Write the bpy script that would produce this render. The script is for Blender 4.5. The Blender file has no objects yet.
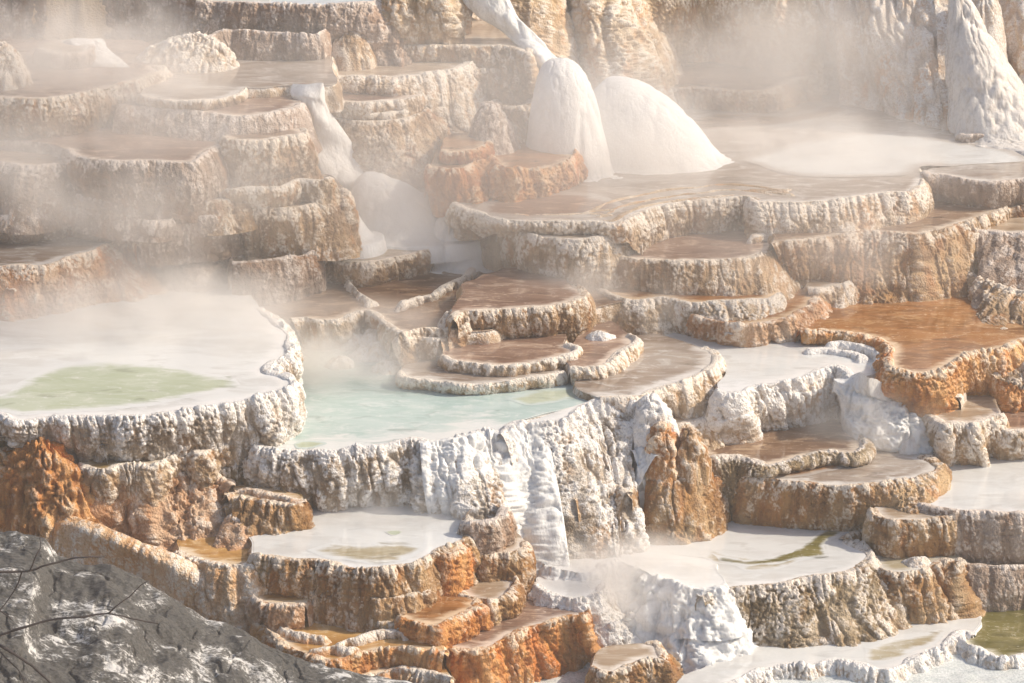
import bpy, math, random
import numpy as np
from math import radians as RAD, sin, cos, tan, pi

# ------------------------------------------------------------------ scene
scene = bpy.context.scene
col = scene.collection
F_PX = 3233.0
PITCH = RAD(20.0)
CAM_H = 24.0
CX, CY = 512.0, 341.5

cam_d = bpy.data.cameras.new('camera')
cam = bpy.data.objects.new('camera', cam_d)
col.objects.link(cam)
cam.location = (0, 0, CAM_H)
cam.rotation_euler = (RAD(90) - PITCH, 0, 0)
cam_d.sensor_width = 36.0
cam_d.lens = F_PX / 1024.0 * 36.0
cam_d.clip_start = 0.5
cam_d.clip_end = 3000
scene.camera = cam

SP, CP = sin(PITCH), cos(PITCH)


def w_at(px, py, z):
    """point of the level plane z seen at a photo position"""
    u = (np.asarray(px, float) - CX) / F_PX
    v = (CY - np.asarray(py, float)) / F_PX
    dx, dy, dz = u, CP + v * SP, -SP + v * CP
    t = (z - CAM_H) / dz
    return np.stack([t * dx, t * dy], -1)


def w_dist(px, py, Y):
    u = (px - CX) / F_PX
    v = (CY - py) / F_PX
    dx, dy, dz = u, CP + v * SP, -SP + v * CP
    t = Y / dy
    return np.array([t * dx, Y, CAM_H + t * dz])


# ------------------------------------------------------------------ noise
def _h(ix, iy, iz, s):
    h = (ix.astype(np.uint32) * np.uint32(374761393) + iy.astype(np.uint32) * np.uint32(668265263)
         + iz.astype(np.uint32) * np.uint32(2147483647 // 3 * 2 + 1) + np.uint32(s * 1013904223 & 0xffffffff))
    h ^= h >> np.uint32(15)
    h *= np.uint32(2246822519)
    h ^= h >> np.uint32(13)
    h *= np.uint32(3266489917)
    h ^= h >> np.uint32(16)
    return h


def vn(P, s=0):
    """smooth value noise, -1..1"""
    P = P.astype(np.float32)
    Fl = np.floor(P)
    f = P - Fl
    I = Fl.astype(np.int64)
    f = f * f * f * (f * (f * 6 - 15) + 10)
    fx, fy, fz = f[..., 0], f[..., 1], f[..., 2]
    r = 0
    for a in (0, 1):
        wa = fx if a else 1 - fx
        for b in (0, 1):
            wb = wa * (fy if b else 1 - fy)
            for c in (0, 1):
                w = wb * (fz if c else 1 - fz)
                r = r + w * (_h(I[..., 0] + a, I[..., 1] + b, I[..., 2] + c, s) * np.float32(1 / 4294967296.0))
    return r * 2 - 1


def billow(P, s=0):
    """rounded bulges parted by sharp creases, 0..1"""
    a = np.minimum(np.abs(vn(P, s) + .3 * vn(P * 2.3, s + 7)) * 1.8, 1)
    return 1 - (1 - a) ** 2


def worley(P, s=0):
    """distance to the nearest feature point"""
    P = P.astype(np.float32)
    Fl = np.floor(P)
    f = P - Fl
    I = Fl.astype(np.int64)
    best = np.full(P.shape[:-1], 9.0, np.float32)
    for a in (-1, 0, 1):
        for b in (-1, 0, 1):
            for c in (-1, 0, 1):
                h = _h(I[..., 0] + a, I[..., 1] + b, I[..., 2] + c, s)
                ox = (h & np.uint32(1023)).astype(np.float32) / 1023
                oy = ((h >> np.uint32(10)) & np.uint32(1023)).astype(np.float32) / 1023
                oz = ((h >> np.uint32(20)) & np.uint32(1023)).astype(np.float32) / 1023
                d = (a + ox - f[..., 0]) ** 2 + (b + oy - f[..., 1]) ** 2 + (c + oz - f[..., 2]) ** 2
                best = np.minimum(best, d)
    return np.sqrt(best)


def sstep(a, b, x):
    t = np.clip((x - a) / (b - a), 0, 1)
    return t * t * (3 - 2 * t)


# ------------------------------------------------------------------ object helpers
def tag(o, label=None, cat=None, group=None, kind=None):
    if label: o['label'] = label
    if cat: o['category'] = cat
    if group: o['group'] = group
    if kind: o['kind'] = kind
    return o


def empty(name, loc):
    o = bpy.data.objects.new(name, None)
    o.location = loc
    o.empty_display_size = .3
    col.objects.link(o)
    return o


def mesh_obj(name, V, faces, mat, parent=None, attrs=None, origin=None):
    """V (n,3) world coordinates, faces (m,3|4) array"""
    V = np.asarray(V, np.float32)
    if parent is not None:
        origin = np.array(parent.location)
    if origin is None:
        origin = np.zeros(3)
    me = bpy.data.meshes.new(name)
    n, k = len(faces), faces.shape[1]
    me.vertices.add(len(V))
    me.vertices.foreach_set('co', (V - np.asarray(origin, np.float32)).ravel())
    me.loops.add(n * k)
    me.loops.foreach_set('vertex_index', faces.astype(np.int32).ravel())
    me.polygons.add(n)
    me.polygons.foreach_set('loop_start', np.arange(0, n * k, k, dtype=np.int32))
    me.polygons.foreach_set('use_smooth', np.ones(n, bool))
    me.update(calc_edges=True)
    for an, av in (attrs or {}).items():
        at = me.attributes.new(an, 'FLOAT', 'POINT')
        at.data.foreach_set('value', np.asarray(av, np.float32).ravel())
    me.materials.append(mat)
    o = bpy.data.objects.new(name, me)
    col.objects.link(o)
    if parent is not None:
        o.parent = parent
    else:
        o.location = origin
    return o


def grid_faces(nr, nc):
    i = np.arange(nr * nc).reshape(nr, nc)
    return np.stack([i[:-1, :-1], i[1:, :-1], i[1:, 1:], i[:-1, 1:]], -1).reshape(-1, 4)


def grid_normals(G):
    du = np.gradient(G, axis=1)
    dv = np.gradient(G, axis=0)
    n = np.cross(dv, du)
    return n / (np.linalg.norm(n, axis=-1, keepdims=True) + 1e-9)


def catmull(P, per=8):
    """dense smooth curve through control points P (n,d)"""
    P = np.asarray(P, float)
    n = len(P)
    if n < 3:
        t = np.linspace(0, 1, per * (n - 1) + 1)
        return np.stack([np.interp(t * (n - 1), range(n), P[:, k]) for k in range(P.shape[1])], -1)
    Q = np.vstack([2 * P[0] - P[1], P, 2 * P[-1] - P[-2]])
    out = []
    for i in range(n - 1):
        a, b, c, d = Q[i], Q[i + 1], Q[i + 2], Q[i + 3]
        t = np.linspace(0, 1, per, endpoint=False)[:, None]
        out.append(.5 * ((2 * b) + (c - a) * t + (2 * a - 5 * b + 4 * c - d) * t ** 2 + (3 * b - a - 3 * c + d) * t ** 3))
    out.append(P[-1:])
    return np.vstack(out)


# ------------------------------------------------------------------ materials
MATS = {}


class NT:
    def __init__(s, name):
        s.m = bpy.data.materials.new(name)
        s.m.use_nodes = True
        s.t = s.m.node_tree
        s.t.nodes.clear()
        s.out = s.n('ShaderNodeOutputMaterial')
        s.co = s.n('ShaderNodeTexCoord').outputs['Object']

    def n(s, typ, **kw):
        nd = s.t.nodes.new(typ)
        for k, v in kw.items():
            setattr(nd, k, v)
        return nd

    def set(s, sock, v):
        if hasattr(v, 'is_linked') or isinstance(v, bpy.types.NodeSocket):
            s.t.links.new(v, sock)
        else:
            sock.default_value = v

    def mapping(s, scale, loc=(0, 0, 0)):
        m = s.n('ShaderNodeMapping')
        s.set(m.inputs['Vector'], s.co)
        m.inputs['Scale'].default_value = scale
        m.inputs['Location'].default_value = loc
        return m.outputs[0]

    def noise(s, vec, scale=1, detail=4, rough=.55, dist=0):
        t = s.n('ShaderNodeTexNoise')
        s.set(t.inputs['Vector'], vec)
        t.inputs['Scale'].default_value = scale
        t.inputs['Detail'].default_value = detail
        t.inputs['Roughness'].default_value = rough
        t.inputs['Distortion'].default_value = dist
        return t.outputs['Fac']

    def voro(s, vec, scale=1, feature='F1'):
        t = s.n('ShaderNodeTexVoronoi', feature=feature)
        s.set(t.inputs['Vector'], vec)
        t.inputs['Scale'].default_value = scale
        return t.outputs['Distance']

    def math(s, op, a, b=0.0, c=0.0, clamp=False):
        m = s.n('ShaderNodeMath', operation=op)
        m.use_clamp = clamp
        for i, v in enumerate((a, b, c)):
            s.set(m.inputs[i], v)
        return m.outputs[0]

    def rng(s, v, a, b, c=0., d=1., smooth=True):
        m = s.n('ShaderNodeMapRange')
        m.interpolation_type = 'SMOOTHSTEP' if smooth else 'LINEAR'
        s.set(m.inputs[0], v)
        for i, x in enumerate((a, b, c, d)):
            m.inputs[i + 1].default_value = x
        return m.outputs[0]

    def mix(s, f, a, b):
        m = s.n('ShaderNodeMix', data_type='RGBA')
        s.set(m.inputs[0], f)
        for sock, v in ((m.inputs[6], a), (m.inputs[7], b)):
            if isinstance(v, tuple):
                v = (*v, 1) if len(v) == 3 else v
            s.set(sock, v)
        return m.outputs[2]

    def attr(s, name):
        return s.n('ShaderNodeAttribute', attribute_name=name).outputs['Fac']

    def bump(s, h, strength=.5, dist=.02, normal=None):
        b = s.n('ShaderNodeBump')
        b.inputs['Strength'].default_value = strength
        b.inputs['Distance'].default_value = dist
        s.set(b.inputs['Height'], h)
        if normal is not None:
            s.set(b.inputs['Normal'], normal)
        return b.outputs[0]

    def bsdf(s, color, rough, normal=None, spec=.5, ior=1.45, sss=0., coat=0.):
        b = s.n('ShaderNodeBsdfPrincipled')
        s.set(b.inputs['Base Color'], (*color, 1) if isinstance(color, tuple) and len(color) == 3 else color)
        s.set(b.inputs['Roughness'], rough)
        b.inputs['IOR'].default_value = ior
        b.inputs['Specular IOR Level'].default_value = spec
        b.inputs['Coat Weight'].default_value = coat
        b.inputs['Coat Roughness'].default_value = .12
        if sss:
            b.inputs['Subsurface Weight'].default_value = sss
            b.inputs['Subsurface Radius'].default_value = (.06, .04, .03)
        if normal is not None:
            s.set(b.inputs['Normal'], normal)
        s.t.links.new(b.outputs[0], s.out.inputs['Surface'])
        return b


# dark, middle, light, colour of rim crust and raised tips, its bias (0..1), roughness
ROCK = {
    'tan':    ((.22, .125, .058), (.42, .26, .13), (.56, .39, .23), (.76, .665, .56), .36, .5),
    'cream':  ((.31, .20, .11), (.50, .36, .225), (.63, .50, .36), (.79, .715, .63), .46, .5),
    'gold':   ((.38, .235, .11), (.58, .41, .235), (.72, .57, .40), (.82, .73, .62), .42, .45),
    'orange': ((.33, .115, .022), (.60, .26, .065), (.68, .39, .16), (.80, .65, .49), .18, .42),
    'ochre':  ((.19, .085, .022), (.40, .205, .065), (.52, .355, .19), (.74, .64, .53), .24, .45),
    'olive':  ((.13, .085, .035), (.30, .205, .10), (.47, .37, .25), (.77, .69, .61), .34, .45),
    'ash':    ((.26, .19, .125), (.44, .355, .27), (.60, .545, .48), (.82, .79, .76), .50, .42),
    'white':  ((.50, .40, .30), (.66, .59, .51), (.77, .725, .675), (.85, .82, .79), .66, .4),
    'mauve':  ((.22, .145, .10), (.35, .25, .185), (.48, .385, .32), (.72, .63, .56), .30, .55),
    'pink':   ((.40, .205, .10), (.58, .37, .225), (.68, .49, .335), (.80, .69, .58), .30, .5),
    'bank':   ((.54, .28, .11), (.69, .46, .26), (.78, .62, .45), (.84, .76, .66), .34, .35),
    'flow':   ((.58, .45, .34), (.70, .59, .49), (.78, .70, .62), (.84, .79, .74), .48, .26),
}


def rock(style):
    k = 'rock_' + style
    if k in MATS:
        return MATS[k]
    d, m, l, cr, bias, ro = ROCK[style]
    s = NT(k)
    big = s.noise(s.mapping((1.1, 1.1, .45)), 1, 4, .6, .6)
    strk = s.noise(s.mapping((7, 7, 1.1)), 1, 4, .6, .3)
    fine = s.noise(s.mapping((36, 36, 26)), 1, 3, .65)
    c = s.mix(s.rng(strk, .38, .66), d, m)
    c = s.mix(s.rng(big, .40, .68), c, l)
    hue = s.noise(s.mapping((2.3, 2.3, .8), (7, 3, 1)), 1, 3, .5, .5)
    c = s.mix(s.rng(hue, .50, .70, 0, .6), c, (m[0] * 1.05, m[1] * .72, m[2] * .42))
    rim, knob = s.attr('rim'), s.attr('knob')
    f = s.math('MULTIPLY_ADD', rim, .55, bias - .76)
    f = s.math('MULTIPLY_ADD', s.rng(knob, .45, .9, 0, 1, False), .72, f)  # raised knobs turn paler with displacement height
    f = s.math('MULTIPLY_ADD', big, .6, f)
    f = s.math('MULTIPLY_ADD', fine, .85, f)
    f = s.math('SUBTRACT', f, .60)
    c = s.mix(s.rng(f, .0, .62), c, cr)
    c = s.mix(s.rng(fine, .30, .52, .38, 0), c, tuple(.65 * x for x in d))  # fine dark specks put into the colour as crevice shade
    r = s.rng(fine, .3, .7, ro - .16, ro + .22, False)
    v = s.voro(s.mapping((30, 30, 26)), 1)
    n1 = s.bump(v, .8, .02)
    n2 = s.bump(s.noise(s.mapping((60, 60, 60)), 1, 3, .7), .8, .014, n1)
    s.bsdf(c, r, n2, .5, sss=0)
    MATS[k] = s.m
    return s.m


# bed colours: a, b, c (patches), margin colour, roughness, murk
POOL = {
    'brown':  ((.15, .08, .045), (.24, .145, .085), (.46, .33, .22), (.68, .57, .46)),
    'rose':   ((.18, .105, .075), (.28, .175, .125), (.50, .365, .275), (.70, .59, .50)),
    'orange': ((.20, .08, .020), (.36, .16, .05), (.47, .27, .12), (.72, .55, .38)),
    'amber':  ((.34, .17, .045), (.52, .30, .10), (.66, .47, .26), (.80, .68, .52)),
    'milk':   ((.58, .575, .56), (.68, .69, .685), (.69, .70, .70), (.76, .75, .74)),
    'pale':   ((.29, .20, .125), (.43, .34, .25), (.56, .495, .415), (.70, .64, .58)),
    'mist':   ((.25, .185, .14), (.38, .325, .28), (.52, .485, .455), (.68, .64, .60)),
    'blue':   ((.37, .495, .47), (.47, .575, .56), (.57, .635, .625), (.70, .71, .70)),
    'froth':  ((.66, .655, .64), (.74, .74, .73), (.80, .80, .795), (.82, .82, .81)),
    'green':  ((.40, .45, .32), (.46, .505, .39), (.53, .56, .47), (.60, .605, .57)),
    'olive':  ((.20, .13, .045), (.34, .235, .10), (.48, .37, .21), (.74, .65, .54)),
    'ivory':  ((.34, .28, .17), (.46, .41, .30), (.56, .53, .46), (.66, .64, .60)),
    'moss':   ((.10, .09, .02), (.19, .165, .05), (.34, .29, .14), (.66, .62, .50)),
}


def pool(style, around=None):
    k = 'pool_' + style + ('_in_' + around if around else '')
    if k in MATS:
        return MATS[k]
    a, b, c, mg = POOL[style]
    if around:
        mg = tuple(.5 * (x + y) for x, y in zip(POOL[around][1], POOL[around][2]))
    s = NT(k)
    n1 = s.noise(s.mapping((.55, 1.5, 1)), 1, 5, .6, .8)
    n2 = s.noise(s.mapping((1.7, 4.5, 1), (3, 9, 0)), 1, 5, .62, 1.2)
    colr = s.mix(s.rng(n1, .36, .62), a, b)
    colr = s.mix(s.rng(n2, .48, .72), colr, c)
    e = s.attr('edge')
    e = s.math('ADD', e, s.math('MULTIPLY_ADD', n2, 1.1, -.55))
    colr = s.mix(s.rng(e, .25, .85), colr, mg)
    ln = s.noise(s.mapping((.8, 2.3, 1), (5, 2, 0)), 1, 4, .55, 1.6)
    ln = s.math('ABSOLUTE', s.math('SUBTRACT', s.math('FRACT', s.math('MULTIPLY', ln, 5.0)), .5))
    colr = s.mix(s.math('MULTIPLY', s.rng(ln, 0, .045, 1, 0), s.rng(n1, .42, .6, .0, .55)), colr, mg)
    dk = s.noise(s.mapping((1.2, 3.4, 1), (1, 8, 0)), 1, 4, .6, .8)
    colr = s.mix(s.rng(dk, .56, .72, 0, .6), colr, tuple((.86 if a[0] > .4 else .6) * x for x in a))
    fl = s.noise(s.mapping((9, 20, 1)), 1, 3, .7)
    colr = s.mix(s.math('MULTIPLY', s.rng(fl, .60, .70), s.rng(n2, .45, .6)), colr, mg)
    rp = s.noise(s.mapping((3.5, 9, 1)), 1, 3, .5, .6)
    rp2 = s.noise(s.mapping((14, 30, 1)), 1, 2, .5)
    nrm = s.bump(rp, .035, .05)
    nrm = s.bump(rp2, .06, .01, nrm)
    r = s.rng(n2, .35, .75, .02, .12)
    s.bsdf(colr, r, nrm, .5, 1.6)
    MATS[k] = s.m
    return s.m


def foam_mat(name='foam', c0=(.66, .65, .635), c1=(.81, .81, .80), rough=.4):
    if name in MATS:
        return MATS[name]
    s = NT(name)
    st = s.noise(s.mapping((5, 5, 1.3)), 1, 5, .65, .5)
    f = s.noise(s.mapping((22, 22, 12)), 1, 3, .6)
    k = s.attr('knob')
    x = s.math('MULTIPLY_ADD', f, .5, s.math('MULTIPLY', st, .6))
    x = s.math('MULTIPLY_ADD', k, .25, x)
    c = s.mix(s.rng(x, .45, .8), c0, c1)
    nrm = s.bump(s.noise(s.mapping((22, 22, 9)), 1, 4, .7), .7, .03)
    s.bsdf(c, s.rng(f, .35, .65, rough - .22, rough + .15), nrm, .5, 1.34)
    MATS[name] = s.m
    return s.m


# ------------------------------------------------------------------ rock displacement
# lobe, drip, lump, wart amplitudes in metres
DISP = {
    'tan':    (.085, .050, .014, .050),
    'cream':  (.080, .046, .014, .050),
    'orange': (.080, .045, .028, .056),
    'ochre':  (.085, .050, .022, .054),
    'olive':  (.080, .048, .020, .052),
    'ash':    (.085, .055, .026, .050),
    'white':  (.085, .050, .026, .050),
    'mauve':  (.070, .036, .010, .036),
    'pink':   (.100, .030, .038, .056),
    'flow':   (.120, .050, .012, .008),
    'foam':   (.110, .060, .055, .060),
    'fall':   (.090, .055, .024, .036),
    'smooth': (.040, .012, .008, .003),
}


def displace(G, N, w, style, seed=0, scale=1.0, flow=None):
    la, da, ua, wa = DISP.get(style, DISP['tan'])
    P = G
    Pf = P if flow is None else np.concatenate([flow[None] + .16 * (G[..., :2] - flow[None]), G[..., 2:]], -1)
    lobe = billow(Pf * np.array([1.9, 1.9, .4]) / scale, 1 + seed)
    Pd = Pf + .10 * np.stack([vn(P * 1.7, 64), vn(P * 1.7, 65), 0 * P[..., 0]], -1)
    drip = billow(Pd * np.array([7.0, 7.0, 1.9]) / scale, 3)
    lay = billow(np.stack([P[..., 0] * .8, P[..., 1] * .8, P[..., 2] * 7 + .9 * vn(P * 1.3, 81)], -1), 82)
    lump = vn(P * np.array([6.5, 6.5, 5.5]), 5)
    Pw = P + .02 * np.stack([vn(P * 11, 61), vn(P * 11, 62), vn(P * 11, 63)], -1)
    wt = worley(Pw * np.array([19., 19., 15.]), 9)
    wart = np.sqrt(np.clip(1 - (wt * 1.2) ** 2, 0, 1))
    big = .22 + .78 * sstep(-.35, .4, vn(P * 1.3, 71) + .5 * vn(P * 3.1, 72))
    d = .8 * la * (lobe - .6) + (.022 if wa > .02 else 0) * (lay - .5) + (1.15 - .6 * big) * da * (drip - .5) + ua * lump + 1.15 * wa * (wart - .5) * big
    d = d + (.010 if wa > .01 else .002) * vn(P * 34, 12)
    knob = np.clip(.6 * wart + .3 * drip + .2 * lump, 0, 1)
    return G + N * (d * w)[..., None], knob


SP_R = .0175     # wall mesh spacing, metres


def parse(s):
    out = []
    for tok in s.split():
        a, _, b = tok.partition('>')
        x, y = map(float, a.split(','))
        f = None
        if b:
            b, _, zz = b.partition('@')
            fx, fy = map(float, b.split(','))
            f = (fx, fy, float(zz) if zz else None)
        out.append((x, y, f))
    return out


POLYS = []      # (poly, z) for the ground underneath


def inside(P, poly):
    x, y = P[:, 0], P[:, 1]
    c = np.zeros(len(P), bool)
    n = len(poly)
    for i in range(n):
        x1, y1 = poly[i]
        x2, y2 = poly[(i + 1) % n]
        if y1 == y2:
            continue
        m = ((y1 > y) != (y2 > y)) & (x < (x2 - x1) * (y - y1) / (y2 - y1) + x1)
        c ^= m
    return c


def dist_line(P, L):
    best = np.full(len(P), 1e9)
    for i in range(len(L) - 1):
        a, b = L[i], L[i + 1]
        ab = b - a
        t = np.clip(((P - a) @ ab) / (ab @ ab + 1e-12), 0, 1)
        d = np.linalg.norm(P - (a + t[:, None] * ab), axis=1)
        best = np.minimum(best, d)
    return best


def snap(P, L):
    best = np.full(len(P), 1e9)
    out = P.copy()
    for i in range(len(L) - 1):
        a, b = L[i], L[i + 1]
        ab = b - a
        t = np.clip(((P - a) @ ab) / (ab @ ab + 1e-12), 0, 1)
        q = a + t[:, None] * ab
        d = np.linalg.norm(P - q, axis=1)
        m = d < best
        best[m] = d[m]; out[m] = q[m]
    return out


GROUP = 'mineral terraces stepping down the slope'
SEED = [0]


def pool_mesh(poly, front, z, style, parent, name='pool', sp=.07, inset=.05, edge_w=.35, dz=0., around=None):
    lo, hi = poly.min(0), poly.max(0)
    xs = np.arange(lo[0], hi[0] + sp, sp)
    ys = np.arange(lo[1], hi[1] + sp, sp)
    X, Y = np.meshgrid(xs, ys)
    C = np.stack([X + sp / 2, Y + sp / 2], -1).reshape(-1, 2)
    ok = inside(C, poly)
    V = np.stack([X, Y], -1).reshape(-1, 2)
    d = dist_line(V, front[::6] if len(front) > 60 else front)
    dc = d.reshape(X.shape)
    ok = ok.reshape(X.shape)[:-1, :-1]
    nr, nc = X.shape
    i = np.arange(nr * nc).reshape(nr, nc)
    F = np.stack([i[:-1, :-1], i[:-1, 1:], i[1:, 1:], i[1:, :-1]], -1)[ok]
    if not len(F):
        return None
    cnt = np.bincount(F.ravel(), minlength=nr * nc)
    bd = np.where((cnt > 0) & (cnt < 4))[0]
    V[bd] = snap(V[bd], np.vstack([poly, poly[:1]]))
    used, inv = np.unique(F.ravel(), return_inverse=True)
    Vz = np.column_stack([V, np.full(len(V), z + dz)])[used]
    e = np.clip(1 - d[used] / edge_w, 0, 1)
    return mesh_obj(name, Vz, inv.reshape(-1, 4), pool(style, around), parent, {'edge': e})


def terrace(label, z, zl, front, back='', wall='tan', water='brown', name='travertine_terrace', cat='terrace',
            rim=.024, bulge=.10, disp=1.0, group=GROUP, batter=.14, crust=1.0, crust_len=.07, deep=None, lscale=1.0,
            edge_w=.35, split=True, taper=True, ridge=False, mat_=None):
    pts = parse(front)
    R = np.array([w_at(x, y, z) for x, y, _ in pts])
    n = len(R)
    # control normals
    T = np.gradient(R, axis=0)
    T /= np.linalg.norm(T, axis=1, keepdims=True) + 1e-9
    N = np.stack([T[:, 1], -T[:, 0]], -1)
    H = z - zl
    Hclip = max(H, .2)
    idx, bn, bt, hz = [], [], [], []
    for i, (x, y, f) in enumerate(pts):
        if f:
            zf = f[2] if f[2] is not None else zl
            V = w_at(f[0], f[1], zf) - R[i]
            idx.append(i); bn.append(max(V @ N[i], -.1)); bt.append(V @ T[i]); hz.append(z - zf)
    if not idx:
        idx, bn, bt, hz = [0], [batter * H], [0.], [H]
    k = np.arange(n)
    ctrl = np.column_stack([R, np.interp(k, idx, bn), np.interp(k, idx, bt), np.interp(k, idx, hz)])
    D = catmull(ctrl, 10)
    D[:, 4] = np.interp(np.linspace(0, n - 1, len(D)), k, ctrl[:, 4])
    seg = np.r_[0, np.cumsum(np.linalg.norm(np.diff(D[:, :2], axis=0), axis=1))]
    m = max(int(seg[-1] / SP_R), 8)
    s = np.linspace(0, seg[-1], m)
    D = np.stack([np.interp(s, seg, D[:, j]) for j in range(5)], -1)
    T = np.gradient(D[:, :2], axis=0)
    for _ in range(6):
        T[1:-1] = (T[:-2] + T[1:-1] * 2 + T[2:]) / 4
    T /= np.linalg.norm(T, axis=1, keepdims=True) + 1e-9
    N = np.stack([T[:, 1], -T[:, 0]], -1)
    hh = D[:, 4]
    kk = max(int(.25 / SP_R), 1)
    for _c in (2, 3):
        pad = np.pad(D[:, _c], kk, mode='edge')
        D[:, _c] = np.convolve(pad, np.ones(2 * kk + 1) / (2 * kk + 1), 'valid')
    D[:, 3] = np.clip(D[:, 3], -.6 * Hclip, .6 * Hclip)
    fv = N * D[:, 2:3] + T * D[:, 3:4]
    Hm = float(hh.max())
    # profile rows
    inner = [(-.14, -.05), (-.115, -.01), (-.095, .4 * rim), (-.075, .8 * rim), (-.055, rim), (-.04, rim), (-.025, rim), (-.012, .9 * rim)]
    plen = math.hypot(Hm, float(np.abs(D[:, 2]).max()))
    nrow = max(int(plen / SP_R), 6)
    ext = .35 / max(Hm, .2)
    sv = np.linspace(0, 1 + ext, int(nrow * (1 + ext * .5)) + 1)
    if ridge:
        inner = [(-.26, -.28), (-.21, -.16), (-.17, -.09)] + inner
        back = None
    rows, wts, rimv = [], [], []
    wl = (1 + .25 * np.sin(s * 3.1 + z * 9))
    sk = np.column_stack([s * 1.6, s * 0 + z, s * 0])
    rk = .25 + 1.25 * sstep(-.5, .6, vn(sk, 44)) + .3 * vn(sk * 5, 45)
    ok_ = .55 + .75 * sstep(-.6, .6, vn(sk * 1.7, 46))
    for o, dz in inner:
        rows.append(np.column_stack([D[:, :2] + N * (o * ok_)[:, None], z + dz * np.where(dz > 0, rk, 1)]))
        wts.append(np.full(m, .2 + .6 * np.clip((o + .14) / .14, 0, 1)))
        rimv.append(np.full(m, 1.))
    nin = len(rows)
    for v in sv:
        rnd = .03 * math.sqrt(min(v * Hm / .12, 1))
        bl = bulge * math.sin(pi * min(v, 1)) * Hm
        xy = D[:, :2] + fv * (v ** 1.15) + N * (rnd + bl)
        rows.append(np.column_stack([xy, z + .6 * rim - (hh + .6 * rim) * v]))
        wts.append(np.full(m, 1.))
        rimv.append(np.clip(1 - (v * Hm) / (crust_len * (1 + .8 * vn(np.column_stack([s * 2.2, s * 0, s * 0 + z]), 4))), 0, 1))
    G = np.array(rows)
    W = np.array(wts) * disp
    W = np.where(np.isfinite(W), W, 0)
    rimv = np.array(rimv) * crust
    if taper:   # the ends sink into the slope
        tp = np.clip(np.minimum(s, s[-1] - s) / .15, 0, 1)
        W = W * (.3 + .7 * tp)
    Nn = grid_normals(G)
    SEED[0] += 1
    if ridge:   # a free-standing crest dies out at both ends
        te = np.clip(np.minimum(s, s[-1] - s) / .22, 0, 1)
        G[..., 2] -= ((1 - te) ** 2 * .22)[None]
    G2, knob = displace(G, Nn, W, wall, 0, lscale, D[:, :2])
    # the crest stays near the water line, so pull vertical displacement of the lip down a little
    G2[:nin, :, 2] = G[:nin, :, 2] + (G2[:nin, :, 2] - G[:nin, :, 2]) * .28
    c = D[:, :2].mean(0)
    root = empty(name, (c[0], c[1], zl))
    tag(root, label, cat, group)
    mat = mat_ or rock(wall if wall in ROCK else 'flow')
    a = {'rim': rimv, 'knob': knob}
    sp = nin + 4
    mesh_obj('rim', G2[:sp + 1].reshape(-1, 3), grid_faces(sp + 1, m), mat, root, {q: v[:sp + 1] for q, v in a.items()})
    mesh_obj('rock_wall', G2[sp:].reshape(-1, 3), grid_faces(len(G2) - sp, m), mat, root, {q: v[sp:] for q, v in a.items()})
    if back is not None:
        bp = [w_at(x, y, z) for x, y, _ in parse(back)]
        L = D[:, :2]
        L = L - N * .05
        if len(bp):
            B = np.vstack([L[-1:], np.array(bp).reshape(-1, 2), L[:1]])
            sg = np.r_[0, np.cumsum(np.linalg.norm(np.diff(B, axis=0), axis=1))]
            q = np.linspace(0, sg[-1], max(int(sg[-1] / .06), 6))
            B = np.stack([np.interp(q, sg, B[:, j]) for j in (0, 1)], -1)
            for _ in range(60):
                B[1:-1] = (B[:-2] + 2 * B[1:-1] + B[2:]) / 4
            fade = np.clip(np.minimum(q, q[-1] - q) / .4, 0, 1)[:, None]
            B = B + fade * .10 * np.stack([vn(np.column_stack([B * 2.1, q * 0]), 51), vn(np.column_stack([B * 2.1, q * 0]), 52)], -1)
            TB = np.gradient(B, axis=0); TB /= np.linalg.norm(TB, axis=1, keepdims=True) + 1e-9
            NB = np.stack([TB[:, 1], -TB[:, 0]], -1)
            hs = np.r_[0, .02, .06, np.arange(.12, Hm + .35, .06)]
            GB = np.stack([np.column_stack([B + NB * (-.03 + .05 * min(h_ / .1, 1) + .10 * h_), np.full(len(B), z + .004 - h_)]) for h_ in hs])
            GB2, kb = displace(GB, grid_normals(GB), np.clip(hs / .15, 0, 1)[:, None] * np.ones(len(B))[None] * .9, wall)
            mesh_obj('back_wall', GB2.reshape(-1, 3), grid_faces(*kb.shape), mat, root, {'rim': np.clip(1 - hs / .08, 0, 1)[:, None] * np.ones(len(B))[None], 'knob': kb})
            poly = np.vstack([L[::4], B])
        else:
            poly = L[::4]
        if water:
            pool_mesh(poly, L, z, water, root, edge_w=edge_w)
        POLYS.append((poly, z))
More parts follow.
